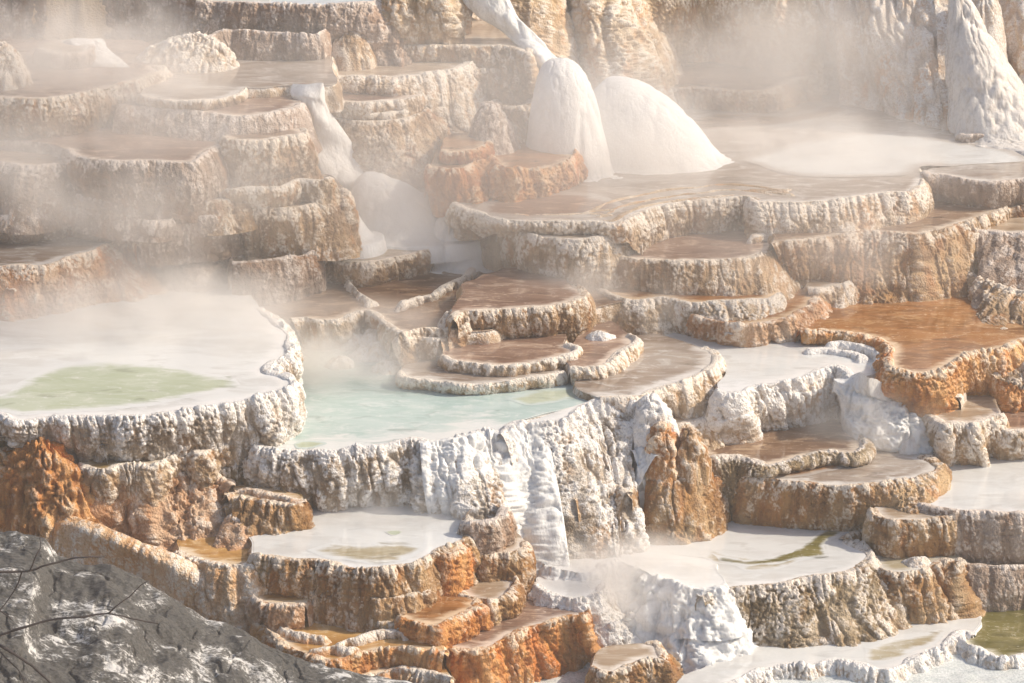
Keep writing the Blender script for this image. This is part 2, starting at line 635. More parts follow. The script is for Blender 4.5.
        if water == 'mist' and not ridge and s[-1] > 6:
            rg = random.Random(int(z * 1000) + len(pts))
            for kq in range(3 if s[-1] > 5 else 2):
                off = .22 + .34 * kq + .16 * vn(np.column_stack([s * .9, s * 0 + kq * 3.3, s * 0 + z]), 48) + .05 * vn(np.column_stack([s * 4, s * 0 + kq, s * 0 + z]), 49)
                a0 = rg.uniform(0, .45) * s[-1]; a1 = a0 + rg.uniform(.4, .6) * s[-1]
                C = D[:, :2] - N * off[:, None]
                msk = (s > a0) & (s < a1) & inside(C, poly) & (dist_line(C, D[::8, :2]) > .14)
                run = np.where(msk)[0]
                if len(run) < 30:
                    continue
                br = np.where(np.diff(run) > 1)[0]
                run = max(np.split(run, br + 1), key=len)
                if len(run) < 30:
                    continue
                Cq = C[run].copy(); sq = s[run]
                for _ in range(40):
                    Cq[1:-1] = (Cq[:-2] + 2 * Cq[1:-1] + Cq[2:]) / 4
                Tq = np.gradient(Cq, axis=0); Tq /= np.linalg.norm(Tq, axis=1, keepdims=True) + 1e-9
                Nq = np.stack([Tq[:, 1], -Tq[:, 0]], -1)
                te = np.clip(np.minimum(sq - sq[0], sq[-1] - sq) / .3, 0, 1)
                hk = (.5 + .6 * vn(np.column_stack([sq * 3, sq * 0, sq * 0 + z]), 50)) * te
                Gq = np.stack([np.column_stack([Cq + Nq * o_, z + q_ * (.3 + np.clip(hk, 0, 2)) - .02 * (1 - te) - .004]) for o_, q_ in ((-.07, -.02), (-.035, .010), (-.01, .020), (.015, .020), (.04, .008), (.07, -.02))])
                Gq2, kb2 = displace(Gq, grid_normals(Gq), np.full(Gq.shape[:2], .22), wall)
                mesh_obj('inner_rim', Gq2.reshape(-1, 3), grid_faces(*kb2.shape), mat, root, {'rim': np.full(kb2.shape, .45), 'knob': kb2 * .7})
        for j, (nm, st, dp) in enumerate(deep or []):
            q = np.array([w_at(x, y, z) for x, y, _ in parse(dp)])
            q = catmull(np.vstack([q, q[:1]]), 6)[:-1]
            q = q + .05 * np.stack([vn(np.column_stack([q * 4, q[:, :1] * 0]), 2), vn(np.column_stack([q * 4, q[:, :1] * 0 + 5]), 3)], -1)
            qn = np.roll(q, -1, 0)
            ew = abs((q[:, 0] * qn[:, 1] - qn[:, 0] * q[:, 1]).sum()) / 2 / np.linalg.norm(qn - q, axis=1).sum()
            pool_mesh(q, np.vstack([q, q[:1]]), z, st, root, nm, sp=.045, inset=0., edge_w=float(min(.42, 1.1 * ew)), dz=.003 + .002 * j, around=water)
    return root


def patch(name, label, cat, rows, mat, dstyle='smooth', disp=1., lscale=1., kind=None, group=None, sp=.026, parent=None, rimw=.3, part=None, flow=0):
    """sheet through rows of (px, py, z) control points (top row first, left to right)"""
    A = np.array([[np.r_[w_at(p[0], p[1], p[2]), p[2]] for p in r] for r in rows])
    A = np.stack([catmull(r, 12) for r in A])
    B = np.stack([catmull(A[:, j], 12) for j in range(A.shape[1])], 1)
    # resample
    lu = np.linalg.norm(np.diff(B, axis=1), axis=2).sum(1).max()
    lv = np.linalg.norm(np.diff(B, axis=0), axis=2).sum(0).max()
    nu, nv = max(int(lu / sp), 6), max(int(lv / sp), 6)
    iu = np.linspace(0, B.shape[1] - 1, nu)
    iv = np.linspace(0, B.shape[0] - 1, nv)
    u0 = np.minimum(iu.astype(int), B.shape[1] - 2); fu = (iu - u0)[None, :, None]
    v0 = np.minimum(iv.astype(int), B.shape[0] - 2); fv = (iv - v0)[:, None, None]
    G = (B[v0][:, u0] * (1 - fu) + B[v0][:, u0 + 1] * fu) * (1 - fv) + (B[v0 + 1][:, u0] * (1 - fu) + B[v0 + 1][:, u0 + 1] * fu) * fv
    N = grid_normals(G)
    a = np.linspace(0, 1, nu)[None]; b = np.linspace(0, 1, nv)[:, None]
    e = np.minimum(np.minimum(a, 1 - a) * lu, np.minimum(b, 1 - b) * lv + 0 * a)
    w = np.clip(e / .25, .15, 1) * disp
    G2, knob = displace(G, N, w, dstyle, 0, lscale)
    G2 = G2 - N * (.25 * (1 - np.clip(e / .2, 0, 1)) ** 2)[..., None]     # edges tuck in
    at = {'rim': np.full(knob.shape, rimw), 'knob': knob}
    if parent is None:
        c = G2.reshape(-1, 3)
        o = mesh_obj(name, c, grid_faces(nv, nu), mat, None, at, origin=[c[:, 0].mean(), c[:, 1].mean(), c[:, 2].min()])
        tag(o, label, cat, group, kind)
    else:
        o = mesh_obj(part or name, G2.reshape(-1, 3), grid_faces(nv, nu), mat, parent, at)
    return o


def mound(name, label, cat, cx, cy, z, rx, ry, h, p=2., ax=0., ay=0., mat=None, dstyle='smooth', disp=1., group=None, rimw=.3, lscale=1., depth=.3, flute=0., flare=None):
    c = w_at(cx, cy, z)
    nth = max(int(2 * pi * max(rx, ry) / .03), 24)
    L = math.hypot(max(rx, ry), h)
    nr = max(int(L / .028), 8)
    th = np.linspace(0, 2 * pi, nth)
    r = np.linspace(.001, 1.3 if flare else 1.0, nr)[:, None]
    prof = h * (1 - r ** p)
    if flare:
        kf = flare
        prof = h * np.log1p(np.exp(kf * (1 - r ** p))) / kf - .02
    X = c[0] + ax * (1 - r ** 1.3) + rx * r * np.cos(th)
    Y = c[1] + ay * (1 - r ** 1.3) + ry * r * np.sin(th)
    Z = z + prof + 0 * X
    G = np.stack([X, Y, Z], -1)
    low = G[-1:].copy(); low[..., 2] -= depth
    low[..., 0] += .06 * np.cos(th); low[..., 1] += .06 * np.sin(th)
    G = np.concatenate([G, low])
    N = grid_normals(G)
    N *= np.sign((N[nr // 2, :, 2]).mean() + 1e-9)
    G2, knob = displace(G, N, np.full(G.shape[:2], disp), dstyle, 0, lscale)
    if flute:
        rr = np.vstack([r, r[-1:]]) + 0 * G[..., 0]
        tt = th[None] + .5 * vn(np.stack([rr * 2, np.cos(th)[None] + 0 * rr, np.sin(th)[None] + 0 * rr], -1), 91)
        Q = np.stack([np.cos(tt) * 6.5, np.sin(tt) * 6.5, rr * 2.2 + cx], -1)
        fl = .7 * billow(Q, 92) + .3 * billow(Q * np.array([2.4, 2.4, 1.2]), 93)
        G2 = G2 + N * (flute * np.clip(rr * 2.2, 0, 1) * (fl - .6))[..., None]
        knob = np.clip(.3 * knob + .7 * fl, 0, 1)
    G2[:, -1] = G2[:, 0]
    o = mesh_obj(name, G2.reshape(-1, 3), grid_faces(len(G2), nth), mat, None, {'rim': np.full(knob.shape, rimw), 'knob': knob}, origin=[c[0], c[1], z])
    tag(o, label, cat, group)
    return o
# ================================================================== the terraces
T = terrace
# ---- lowest right
T('dark olive pool behind a knobbly pale rim in the bottom right corner', .62, -.2,
  '958,636 962,645 972,652 984,654 996,659 1010,660 1024,657 1045,655',
  '1060,580 950,590', 'white', 'moss', rim=.06, disp=1.2)
T('brown and white streaked terrace wall under the chalky pool with a green streak, lower right', 1.6, .62,
  '702,598>700,640 722,592>716,628 745,588>738,646 763,586>762,648 787,584>803,648 811,578>840,648 839,575>868,643 858,569>890,637 870,560>911,626 868,551>915,600 858,545 846,541',
  '880,520 735,470 600,500 600,548 640,566 690,582', 'olive', 'milk', crust_len=.28, disp=1.35, bulge=.05,
  deep=[('algae_patch', 'ivory', '712,548 735,556 775,556 820,540 828,552 800,562 760,572 735,566 705,560'),
        ('algae_streak', 'moss', '745,560 770,558 800,548 815,536 826,528 850,530 832,540 824,546 829,556 800,559 775,564 750,566 722,562 712,553 722,556')])
T('small brown knobby shelf tucked between the white pool and the round lobe, lower right', 1.62, 1.1,
  '843,540>842,556 850,536>849,556 862,532>866,562 873,532>878,562', '880,525 845,528', 'ochre', None, disp=1.2)
T('rust brown outcrop with white crusted top just right of the chalky pool wall', 1.45, .55,
  '866,560>868,600 884,572>893,626 900,574>911,628 918,572>929,631 934,566>948,626 945,562>962,623 956,566>978,610 962,560>976,590',
  '960,545 880,548', 'ochre', 'ivory', disp=1.4, bulge=.12, crust_len=.14)
T('round lobe with a small tan pool between the rust outcrop and the wide scalloped terrace', 2.12, 1.3,
  '871,508>871,548 874,516>876,560 888,521>894,562 902,522>908,560 917,522>924,556 936,520>940,556 948,518>949,561 958,514>962,556',
  '960,500 878,500', 'ochre', 'pale', disp=1.0, crust_len=.22)
T('shadowed lower step of the tall wall at the right edge above the dark olive pool', 1.35, .5,
  '940,560>950,608 962,565>966,615 978,567>980,618 1000,567>1004,616 1024,566>1024,614 1050,565>1050,614',
  '1050,540 940,540', 'mauve', None, disp=.8)
T('tall grey brown wall under a milky steaming pool at the right edge', 2.2, 1.2,
  '905,498 915,503>920,520 930,508>938,555 956,512>960,566 984,513>988,568 1000,514>1004,568 1024,514>1026,568 1050,512>1050,566',
  '1060,430 930,430 900,470', 'mauve', 'milk', disp=.9, crust_len=.10)
# ---- J
T('wide brown walled terrace with a scalloped whitish lip, right of centre', 2.45, 1.6,
  '738,470 748,478>730,520 774,481>768,525 801,484>798,528 829,486>826,530 848,487>848,531 867,486>870,528 882,484>886,520@1.9 894,482>902,510@2.1 915,479>918,504@2.2 935,472>940,494@2.2 940,466>944,484@2.2 933,460 922,456',
  '890,440 760,430 700,440 700,480', 'ochre', 'mist', disp=.85, crust_len=.20,
  deep=[('rusty_shallows', 'orange', '752,476 765,470 790,462 830,460 852,462 840,470 800,476 775,478')])
T('flat brown pool with a knobby dark rim just behind the wide scalloped terrace', 2.66, 1.6,
  '700,452>708,500 706,461>719,518 717,461>728,520 737,460>742,520 752,463>752,478@2.45 767,466>768,478@2.45 783,464>783,474@2.45 800,459>800,469@2.45 828,453>828,464@2.45 845,454>845,465@2.45 858,453>860,464@2.45 864,446>868,456@2.45 860,438 852,432',
  '820,412 740,405 690,420', 'olive', 'brown', disp=.9, rim=.055, crust_len=.1)
# ---- K
T('small cream knob beside the knobbly step, left of the round white block', 3.1, 2.62,
  '720,418>730,441 730,420>736,440 740,420>746,437 747,417>752,434', '750,405 720,405', 'cream', 'pale', disp=1.0)
T('round grey brown pool with a fringed cream rim at the shoulder of the white dome', 3.72, 3.05,
  '600,399 618,399>622,404 640,397>646,408 650,393>655,410 662,389>667,416 682,382>688,422 697,376>704,420 708,372>713,418 717,365>721,410 719,357>722,395 714,350 704,347',
  '650,330 590,350 570,385', 'cream', 'mist', disp=.95, crust_len=.24, edge_w=.5)
# ---- white dome walls / waterfalls
T('big bright white draped wall beneath the turquoise pool in the middle of the picture', 3.64, 1.7,
  '502,436>504,548 517,424>516,552 530,424>532,554 545,424>556,556 563,421>584,556 575,412>600,556 585,406>612,552 600,402>622,550 618,400>634,550 630,401>646,548 640,405>658,544',
  '660,398 632,394 600,397 580,402 560,410 540,419 520,421', 'ash', 'milk', disp=1.3, bulge=.10, crust_len=.8, lscale=1.2)
T('turquoise pool spilling over a long white and grey curtain wall', 3.6, 2.55,
  '250,440 258,448>258,500 276,451>282,504 293,452>300,506 312,451>320,508 331,452>340,509 348,450>354,506 366,449>370,505 386,447>392,505 400,443>410,506 416,441>428,508 428,443>440,510 441,442>455,514 455,440>466,520 468,436>482,528@2.4 481,432>496,540@2.2 492,432>505,546@2.0 505,434>514,550@1.9',
  '520,420 605,398 602,375 560,340 450,290 290,290 230,380 230,430', 'ash', 'blue', disp=1.35, crust_len=.35, edge_w=1.1,
  deep=[('green_shallows', 'green', '505,400 530,392 560,388 592,389 585,397 560,402 530,405'), ('green_shallows', 'green', '292,445 305,441 325,443 315,449 298,449')])
# ---- D: pale pool and ledges, bottom centre
T('pale milky shelf pool in front of the curtain wall with brown knobbly sides', 2.55, 1.6,
  '250,556>250,590 262,558>262,596 273,559>278,597 290,562>292,600 306,562>308,602 318,562>322,604@1.5 331,565>330,612@1.4 351,569>352,618@1.35 376,570>378,622@1.35 398,567>406,622@1.35 416,564>428,618@1.35 430,556>446,606@1.4 440,550>458,600@1.4 455,545 470,538',
  '520,500 460,470 280,480 250,520', 'ochre', 'milk', disp=1.25, crust_len=.20,
  deep=[('amber_shallows', 'ivory', '306,550 330,543 360,545 400,542 425,548 418,556 398,562 372,564 345,561 320,556'), ('yellow_algae', 'green', '385,532 398,530 404,533 393,536')])
T('brown ledge running below the knobbly side of the milky shelf pool', 1.74, 1.5,
  '280,600>280,612 300,606>300,618 330,614>330,626 360,620>362,632 390,624>392,636 412,624>412,640', '420,600 280,585', 'ochre', 'amber', disp=1.1)
T('golden knob on the corner of the milky shelf pool beside the falls', 2.5, 1.5,
  '430,552>432,600 440,556>446,606 452,555>458,604 462,548>468,596 468,540>474,585', '465,520 430,530', 'orange', 'milk', disp=1.3, crust_len=.12)
T('dark nodular lump topped with crust at the foot of the white falls', 2.75, 2.0,
  '462,522>464,548 470,524>472,552 482,524>486,556 494,522>500,552 503,516>510,546 506,508>516,536', '500,500 465,505', 'mauve', None, disp=1.3)
T('small brown block with a pale top pool in front of the falls', 2.2, 1.55,
  '468,548>472,585 474,553>476,592 488,556>492,594 500,555>508,595 514,554>522,592 524,550>530,586 528,543', '520,525 468,530', 'ochre', 'pale', disp=1.15, crust_len=.1)
T('tiny round basin with a crusted rim below the small brown block', 1.80, 1.45,
  '452,586>446,606 462,596>460,614 476,602>476,620 492,604>496,618 508,598>515,612 518,588>525,600 516,578', '500,568 460,570', 'ochre', 'pale', disp=1.2, rim=.06)
T('rust orange step holding a thin red pool below the milky shelf pool', 1.86, 1.35,
  '398,617>392,640 408,622>408,644 425,626>426,648 438,627>442,648 448,622>456,645 458,617>468,640 470,612>480,632 480,607>488,622 478,600>488,612', '460,590 400,600', 'orange', 'orange', disp=1.2, crust=.8)
T('rose brown pool above a bright orange wall, bottom centre', 1.42, -.1,
  '440,644>436,690 452,650>452,700 470,652>472,710 488,649>490,715 505,639>512,715 520,633>530,710 533,629>550,705 548,625>575,700 560,621>590,695 572,618>600,680 583,619>610,664 588,610',
  '580,590 540,570 490,580 440,610', 'orange', 'rose', disp=1.5, crust_len=.16, crust=.8, bulge=.04)
T('small brown pool on a knobbly foot at the bottom edge beside the white stream', .95, .2,
  '590,668>590,700 605,674>605,705 622,672>625,705 640,662>650,700 652,660>668,690 666,660>686,695 660,646 648,642', '640,642 600,645', 'ochre', 'pale', disp=1.3)
T('amber rimstone flat with crinkled pale rims behind the grey rock, bottom left', 1.58, .9,
  '255,622 275,640 300,655>300,670 330,664>332,685 350,660>352,682 375,652>380,676 400,650>402,672 425,652>428,676 445,655>450,680',
  '450,625 250,600', 'orange', 'amber', disp=1.2, rim=.05, edge_w=.25)
T('lower amber rimstone strip at the bottom edge behind the grey rock', 1.3, .3,
  '300,672 330,682>330,700 360,680>360,700 390,672>392,700 420,674>424,700 450,682>455,710', '450,650 300,650', 'bank', 'amber', disp=1.3, rim=.05)
T('thin crinkled pale rim crossing the amber flat', 1.64, 1.5,
  '330,650>330,656 345,644>346,650 360,641>362,647 375,636>377,642 392,634>394,640 410,638>410,644', '405,628 330,636', 'cream', 'orange', disp=.9, rim=.06, ridge=True)
T('pinkish shelf of layered crust left of the milky shelf pool', 1.98, 1.5,
  '250,598>250,620 262,604>262,622 276,606>278,624 292,606>294,624 305,606>306,622', '310,585 250,575', 'pink', 'amber', disp=1.3)
# ---- white lumps at the cascade
# ---- centre pools
T('narrow grey pool strip with a thin crusted rim along the back of the turquoise pool', 3.78, 3.6,
  '398,374>398,383 404,380>404,388 426,382>426,390 445,384>445,392 467,386>467,394 490,385>490,393 512,383>512,391 535,380>535,388 550,378>550,386 566,374>567,383',
  '565,350 410,358', 'cream', 'mist', disp=.8, rim=.04, crust_len=.1)
T('brown pool with a thin curved rim in front of the raised pool in the middle', 3.95, 3.75,
  '440,358>438,366 450,362>450,371 464,364>464,374 478,365>478,375 495,367>495,377 510,367>510,377 528,365>528,374 546,362>546,371 562,359>563,368 576,355>577,364 578,349>582,356 568,345',
  '560,320 450,325', 'cream', 'rose', disp=.75, rim=.04, crust_len=.1)
T('rose brown pool with a cream fringed rim just left of the round grey pool', 3.9, 3.65,
  '570,371>570,381 580,371>582,383 592,370>596,382 602,368>608,380 612,362>620,374 622,353>628,368 633,347>637,360 638,341>641,350 632,336',
  '600,315 570,340', 'cream', 'rose', disp=.9, rim=.05)
T('raised round pool on a pillar-sided drum in the middle of the picture', 4.5, 3.95,
  '455,322 460,314>462,338 478,312>480,334 495,311>498,334 514,310>516,333 533,309>536,334 548,308>550,334 560,306>562,333 572,303>575,331 582,299>587,328 588,294>592,322 583,289>588,312 572,285',
  '545,268 500,268 458,288 450,310', 'tan', 'rose', disp=.85, crust_len=.20)
T('low arm of crusted rim reaching left from the raised round pool', 4.28, 3.72,
  '392,338>392,344 404,337>404,350 418,333>418,350 432,331>434,350 446,330>448,350 458,330>462,350 466,326>470,346 474,322>478,340', '460,305 400,318', 'tan', 'brown', disp=1.0, rim=.06, crust_len=.2, ridge=True)
T('broad shallow brown flat with faint rims left of the raised round pool', 4.18, 3.62,
  '292,322>292,332 305,320>305,334 320,322>320,335 340,320>340,332 352,316>352,328 366,312>366,326 378,318>378,336 388,328>388,344 400,334>400,352 415,338>418,356 440,340>440,360',
  '640,300 620,262 480,255 230,262 230,300', 'cream', 'brown', disp=.9, rim=.03)
T('thin pale rim zigzagging over the shallow brown flat', 4.26, 4.16,
  '396,309>396,312 410,304>410,308 424,299>424,303 436,295>436,299 448,287>448,291 460,282>460,286 470,276>470,280 477,268>478,272', '460,262 400,275', 'cream', 'brown', disp=.9, rim=.06, crust_len=.3, ridge=True)
T('short crusted rim fragment on the shallow brown flat above the turquoise pool', 4.24, 4.16,
  '343,282>343,286 350,288>350,292 357,294>357,298 366,300>366,305 372,306>372,311', '400,292 380,275', 'cream', 'brown', disp=1.0, rim=.06, ridge=True)
T('pale pool on a grey knobbly step in front of the small white steaming dome', 4.64, 4.2,
  '280,248>280,264 293,252>292,270 306,255>308,273 318,258>322,276 336,262>338,278 351,264>354,279 364,264>366,279 376,263>380,279 391,260>396,278 406,257>412,275 418,254>424,271 428,250>434,264',
  '430,225 300,225 270,235', 'tan', 'pale', disp=1.0, crust_len=.16)
# ---- white streaming level, right
T('broad white steaming pool with a chunky block wall, right of centre', 3.6, 2.66,
  '716,390>716,412 722,395>724,418 735,395>738,424 743,394>748,425 752,389>756,427 762,386>768,427 774,384>780,424 783,382>790,424 796,380>802,423 808,376>816,422 820,372>830,420 832,368>842,414 842,370>852,404 850,380>860,405',
  '900,365 905,330 830,310 600,280 580,300 620,330 700,345 725,365', 'white', 'milk', disp=1.2, crust_len=.35, edge_w=.6)
T('white water smoothed ledge under the swirl of the orange pool', 3.25, 2.9,
  '848,384 858,398>862,414 868,398>872,415 880,395>884,414 893,391>900,413 910,389>918,412 925,386>934,410 938,385>948,408 948,389>956,404 956,398>960,404',
  '960,375 860,370', 'flow', 'milk', disp=1.1, crust_len=.5)
T('pale draped knob where the white cascade meets the right hand pool', 3.02, 2.25,
  '918,412 935,420>945,448 945,426>954,456 955,424>962,460 966,424>974,459 976,424>984,456 986,420>994,455 994,418>1004,452 1003,414>1014,440',
  '1000,395 920,395', 'cream', 'pale', disp=1.1, crust_len=.3)
T('low crusted ledges before the orange wall at the right edge', 2.75, 2.25,
  '990,424>990,438 1005,432>1005,446 1024,432>1024,447 1050,430>1050,446', '1050,395 990,400', 'cream', 'rose', disp=1.0)
T('second low ledge at the right edge just above the milky pool', 2.45, 2.2,
  '985,440>985,450 1000,445>1000,454 1024,446>1024,455 1050,445>1050,455', '1050,425 985,428', 'cream', 'rose', disp=.9)
T('bright orange pool above a rusty wall at the right edge', 3.82, 2.75,
  '800,333>800,338@3.6 825,333>825,338@3.6 850,335>850,340@3.6 868,338>868,344@3.6 882,343>880,348@3.6 890,351>884,354@3.6 886,361>878,363@3.6 890,370>886,382@3.4 903,373>900,388@3.3 918,375>920,392@3.2 935,373>940,396@3.0 946,369>952,398@2.9 956,362>962,400@2.9 966,357>972,402 984,353>990,406 1004,350>1010,412 1024,343>1030,410 1050,336>1055,405',
  '1060,270 840,270 800,300', 'orange', 'orange', disp=1.15, crust_len=.18, rim=.045)
# ---- Q T U
T('squat knobby block at the foot of the tall scalloped wall, by the orange pool', 4.12, 3.8,
  '808,290>806,304 820,290>824,307 834,287>838,308 846,284>852,305 855,281>862,301 856,274>864,292', '850,265 812,268', 'cream', 'pale', disp=1.2)
T('fan shaped orange slope stepping down to the white steaming pool', 4.02, 3.6,
  '690,316>690,330 705,320>705,334 725,324>725,336 745,326>746,338 765,324>770,340 785,320>794,340 800,313>814,337 812,305>830,333 818,297>840,327 812,290>832,312',
  '800,278 690,290', 'pink', 'orange', disp=1.1, bulge=.0, crust=.6)
T('pale draped shelf with a thin tan pool below the red brown basin', 4.2, 3.62,
  '598,290>590,310 612,296>610,328 626,300>628,334 642,301>646,336 655,299>664,334 668,299>682,332 682,303>694,330 700,304>706,326@3.85 720,303>724,322@4 740,302>744,320@4 758,301>762,318@4 772,299>776,314@4 780,293>784,306@4',
  '790,275 600,270', 'cream', 'orange', disp=1.0, crust_len=.2)
T('red brown basin held by a smooth curved wall, right of centre', 4.76, 4.18,
  '606,250>604,278 614,256>612,284 622,258>620,287 636,260>635,290 652,261>651,292 670,262>669,294 687,262>687,295 706,262>707,296 724,261>726,296 740,260>743,296 752,258>756,296 763,254>768,295 772,249>778,292 780,243>785,286 786,238',
  '790,215 640,205 600,235', 'tan', 'rose', disp=.75, crust_len=.12)
T('tall scalloped wall in cream and gold above the bright orange pool', 4.92, 3.82,
  '772,246>774,284 780,244>784,290 790,243>795,292 800,242>806,292 814,240>820,294 828,238>834,297 840,236>846,300 853,234>856,303 866,233>868,303 878,233>882,302 893,234>900,302 908,235>918,300 919,236>930,299 928,233>942,298 938,231>953,297 950,228>965,295 960,224>974,292 970,221>982,286 980,218>985,276 992,215>992,262 1003,210>1002,250 1010,208>1010,240 1030,206>1030,238',
  '1060,170 900,170 780,185', 'ochre', 'brown', disp=1.05, crust_len=.45, bulge=.04)
T('mauve brown block with a pale top at the far right below the orange gold wall', 4.72, 4.05,
  '974,232>976,275 984,232>984,284 993,233>992,290 1006,234>1006,290 1024,234>1024,292 1050,232>1050,292', '1050,205 985,205', 'mauve', 'pale', disp=.9)
T('cracked tan slope at the right edge behind the orange pool', 4.12, 3.75,
  '960,262 968,272>968,295 980,280>978,306 992,284>990,318 1004,288>1006,326 1020,292>1024,336 1050,296>1060,345', '1050,255 975,255', 'tan', None, disp=1.5)
T('pale gold pool with a tall fringed wall at the left end of the long terrace', 5.2, 4.2,
  '505,222>500,258 518,230>514,268 530,235>526,278 544,238>540,282 556,240>554,285 567,241>566,286 580,241>582,288 594,239>598,289 604,237>610,288 612,233>618,286 622,229>628,280 632,222>640,262@4.7',
  '640,190 500,195', 'cream', 'pale', disp=.95, crust_len=.4)
T('long wavy terrace holding a wide shallow pool across the upper right', 5.42, 4.76,
  '452,204>450,220 466,211>464,228@5 480,214>480,230@5 495,219>495,229@5.2 512,222>512,231@5.2 540,223>540,232@5.2 565,223>565,232@5.2 587,223>587,232@5.2 605,225>606,234@5.2 620,224>624,236@5.2 632,218>640,250 640,214>650,246 647,211>656,242 657,208>664,238 667,206>674,236 680,204>684,233 692,202>696,231 708,201>710,230 724,200>726,230 744,198>746,230 752,202>753,231 757,204>760,234@4.9 768,203>770,233@4.9 783,204>785,234@4.9 798,204>800,234@4.9 812,203>814,233@4.9 825,202>828,233@4.9 840,200>842,233@4.9 855,198>860,232@4.9 872,196>876,229@4.9 888,194>894,226@4.9 902,194>908,223@4.9 913,193>922,219@4.9 921,187>929,212@4.9 924,180',
  '925,150 1040,110 900,60 640,60 600,80 470,150 440,190', 'cream', 'mist', disp=.95, crust_len=.35,
  deep=[('warm_shallows', 'rose', '475,208 500,196 540,190 600,196 625,208 600,216 560,218 500,217'),
        ('rusty_shallows', 'brown', '670,122 720,112 790,114 830,104 850,112 800,124 740,130 690,132'),
        ('milky_water', 'milk', '740,160 800,142 880,132 960,142 1010,150 1030,170 930,166 900,176 800,176')])
T('smooth mauve scalloped rim holding back the steaming pool at the right edge', 5.46, 4.95,
  '922,172>924,188 928,176>930,194 940,176>941,196 953,178>954,199 966,180>967,201 980,182>981,203 994,183>995,204 1008,182>1008,204 1024,180>1024,203 1050,178>1050,202',
  '1060,160 930,166', 'mauve', 'mist', disp=.7, crust_len=.12)
T('tiny crusted ridge lying on the far steaming pool by the glistening cone', 5.56, 5.42,
  '954,132>953,138 965,136>965,142 980,136>980,142 995,135>995,140 1008,132>1010,137', '1010,124 955,126', 'mauve', None, disp=.8, ridge=True)
T('brown shelf pool with a thorny golden corner below the far white cliffs', 5.82, 5.42,
  '620,76 645,86>645,100 674,90>674,106 695,89>695,108 714,90>714,109 732,92>732,111 750,93>750,112 767,92>768,112 781,87>784,108 792,82>796,104 805,79>810,99 812,81>818,96 815,76',
  '790,52 735,30 620,10', 'ochre', 'brown', disp=.9, crust_len=.1)
T('higher mauve shelf with a thin dark edge lying over the brown shelf pool', 5.9, 5.8,
  '700,44>700,50 720,48>720,54 738,52>738,58 755,58>755,63 772,62>772,67 790,66>792,71 800,72', '800,55 760,30 700,20', 'mauve', 'brown', disp=.6, rim=.02, ridge=True)
# ---- BB
T('orange basin with a jagged golden wall under the tall stacked block', 5.95, 5.42,
  '428,166>430,190 433,172>436,198 446,174>449,200 458,174>462,202 468,170>474,203 478,163>484,202 486,159>492,203 493,161>500,203 498,168>505,204 508,172>515,202 518,172>526,200 527,171>536,198 540,170>548,194 548,169>556,190 560,166>568,186 572,161>580,180 578,156>586,172 570,151 556,149',
  '530,138 440,140', 'orange', 'orange', disp=1.1, rim=.06, crust=.8)
T('little tan ledge above the orange basin, under the boulder shaped lump', 6.2, 5.95,
  '440,152>440,162 455,153>456,163 470,152>472,161 484,148>490,158 490,142', '485,132 445,132', 'orange', 'orange', disp=.8)
# ---- AA stack
T('draped foot of the tall stacked block, right above the orange basin', 6.5, 5.8,
  '492,100>494,140 500,106>504,150 514,108>518,152 526,106>532,150 536,100>540,146', '535,92 495,92', 'tan', None, disp=1.1)
T('brown cube-like block in the tall stack left of the white steaming dome', 7.02, 6.3,
  '470,64>470,98 474,71>474,106 486,70>488,108 498,70>500,110 510,69>513,110 522,70>526,110 532,70>538,108 538,64>543,98', '535,50 475,50', 'tan', 'pale', disp=1.0, bulge=.12)
T('large golden lobe low in the tall stack at upper centre', 6.5, 5.75,
  '330,118>326,158 344,121>342,162 360,123>360,164 378,123>380,166 396,122>402,166 412,118>422,164 424,112>436,160 432,106>446,152 430,100', '420,92 335,100', 'tan', None, disp=1.1, bulge=.15)
T('thin layered shelf just above the golden lobe', 6.62, 6.45,
  '328,110>328,117 345,113>345,120 362,115>362,122 380,115>380,122 398,113>399,120 414,108>416,115 424,103', '420,94 330,96', 'cream', 'pale', disp=1.0)
T('narrow rose pool on a pale shelf halfway up the tall stack', 6.84, 6.6,
  '322,97>322,110 333,101>333,113 346,103>346,115 361,104>361,116 378,103>378,114 396,101>398,112 410,99>413,110 422,95>426,105', '420,84 325,86', 'cream', 'rose', disp=.9)
T('broad pale pool with a tall fringed side near the top of the stack', 7.12, 5.8,
  '318,72>318,86@6.84 333,77>333,90@6.84 345,78>345,91@6.84 356,78>356,92@6.84 368,78>368,93@6.84 381,78>381,93@6.84 394,78>396,96@6.84 406,77>412,106@6.6 418,76>428,122@6.3 431,74>444,138@5.9 444,72>456,145 456,70>466,146 466,66>474,143 473,62>480,136 480,60>486,120',
  '485,40 320,45', 'cream', 'pale', disp=1.0, crust_len=.5)
T('thin left lobe of pale crust beside the broad pale pool in the stack', 7.2, 7.0,
  '272,58>272,70 282,63>283,74 296,66>298,78 312,68>314,82 326,70>330,80', '330,50 280,50', 'cream', 'pale', disp=.9)
T('small golden pool behind a straight brown rim at the top of the stack', 7.42, 7.1,
  '376,42>376,54 388,46>388,60 404,47>405,62 420,47>421,62 436,47>438,62 451,47>454,62 466,47>469,63 481,47>484,64 495,47>498,66 508,48>512,68 520,51>525,70 529,56>534,70 530,48', '520,15 400,15', 'tan', 'pale', disp=.85)
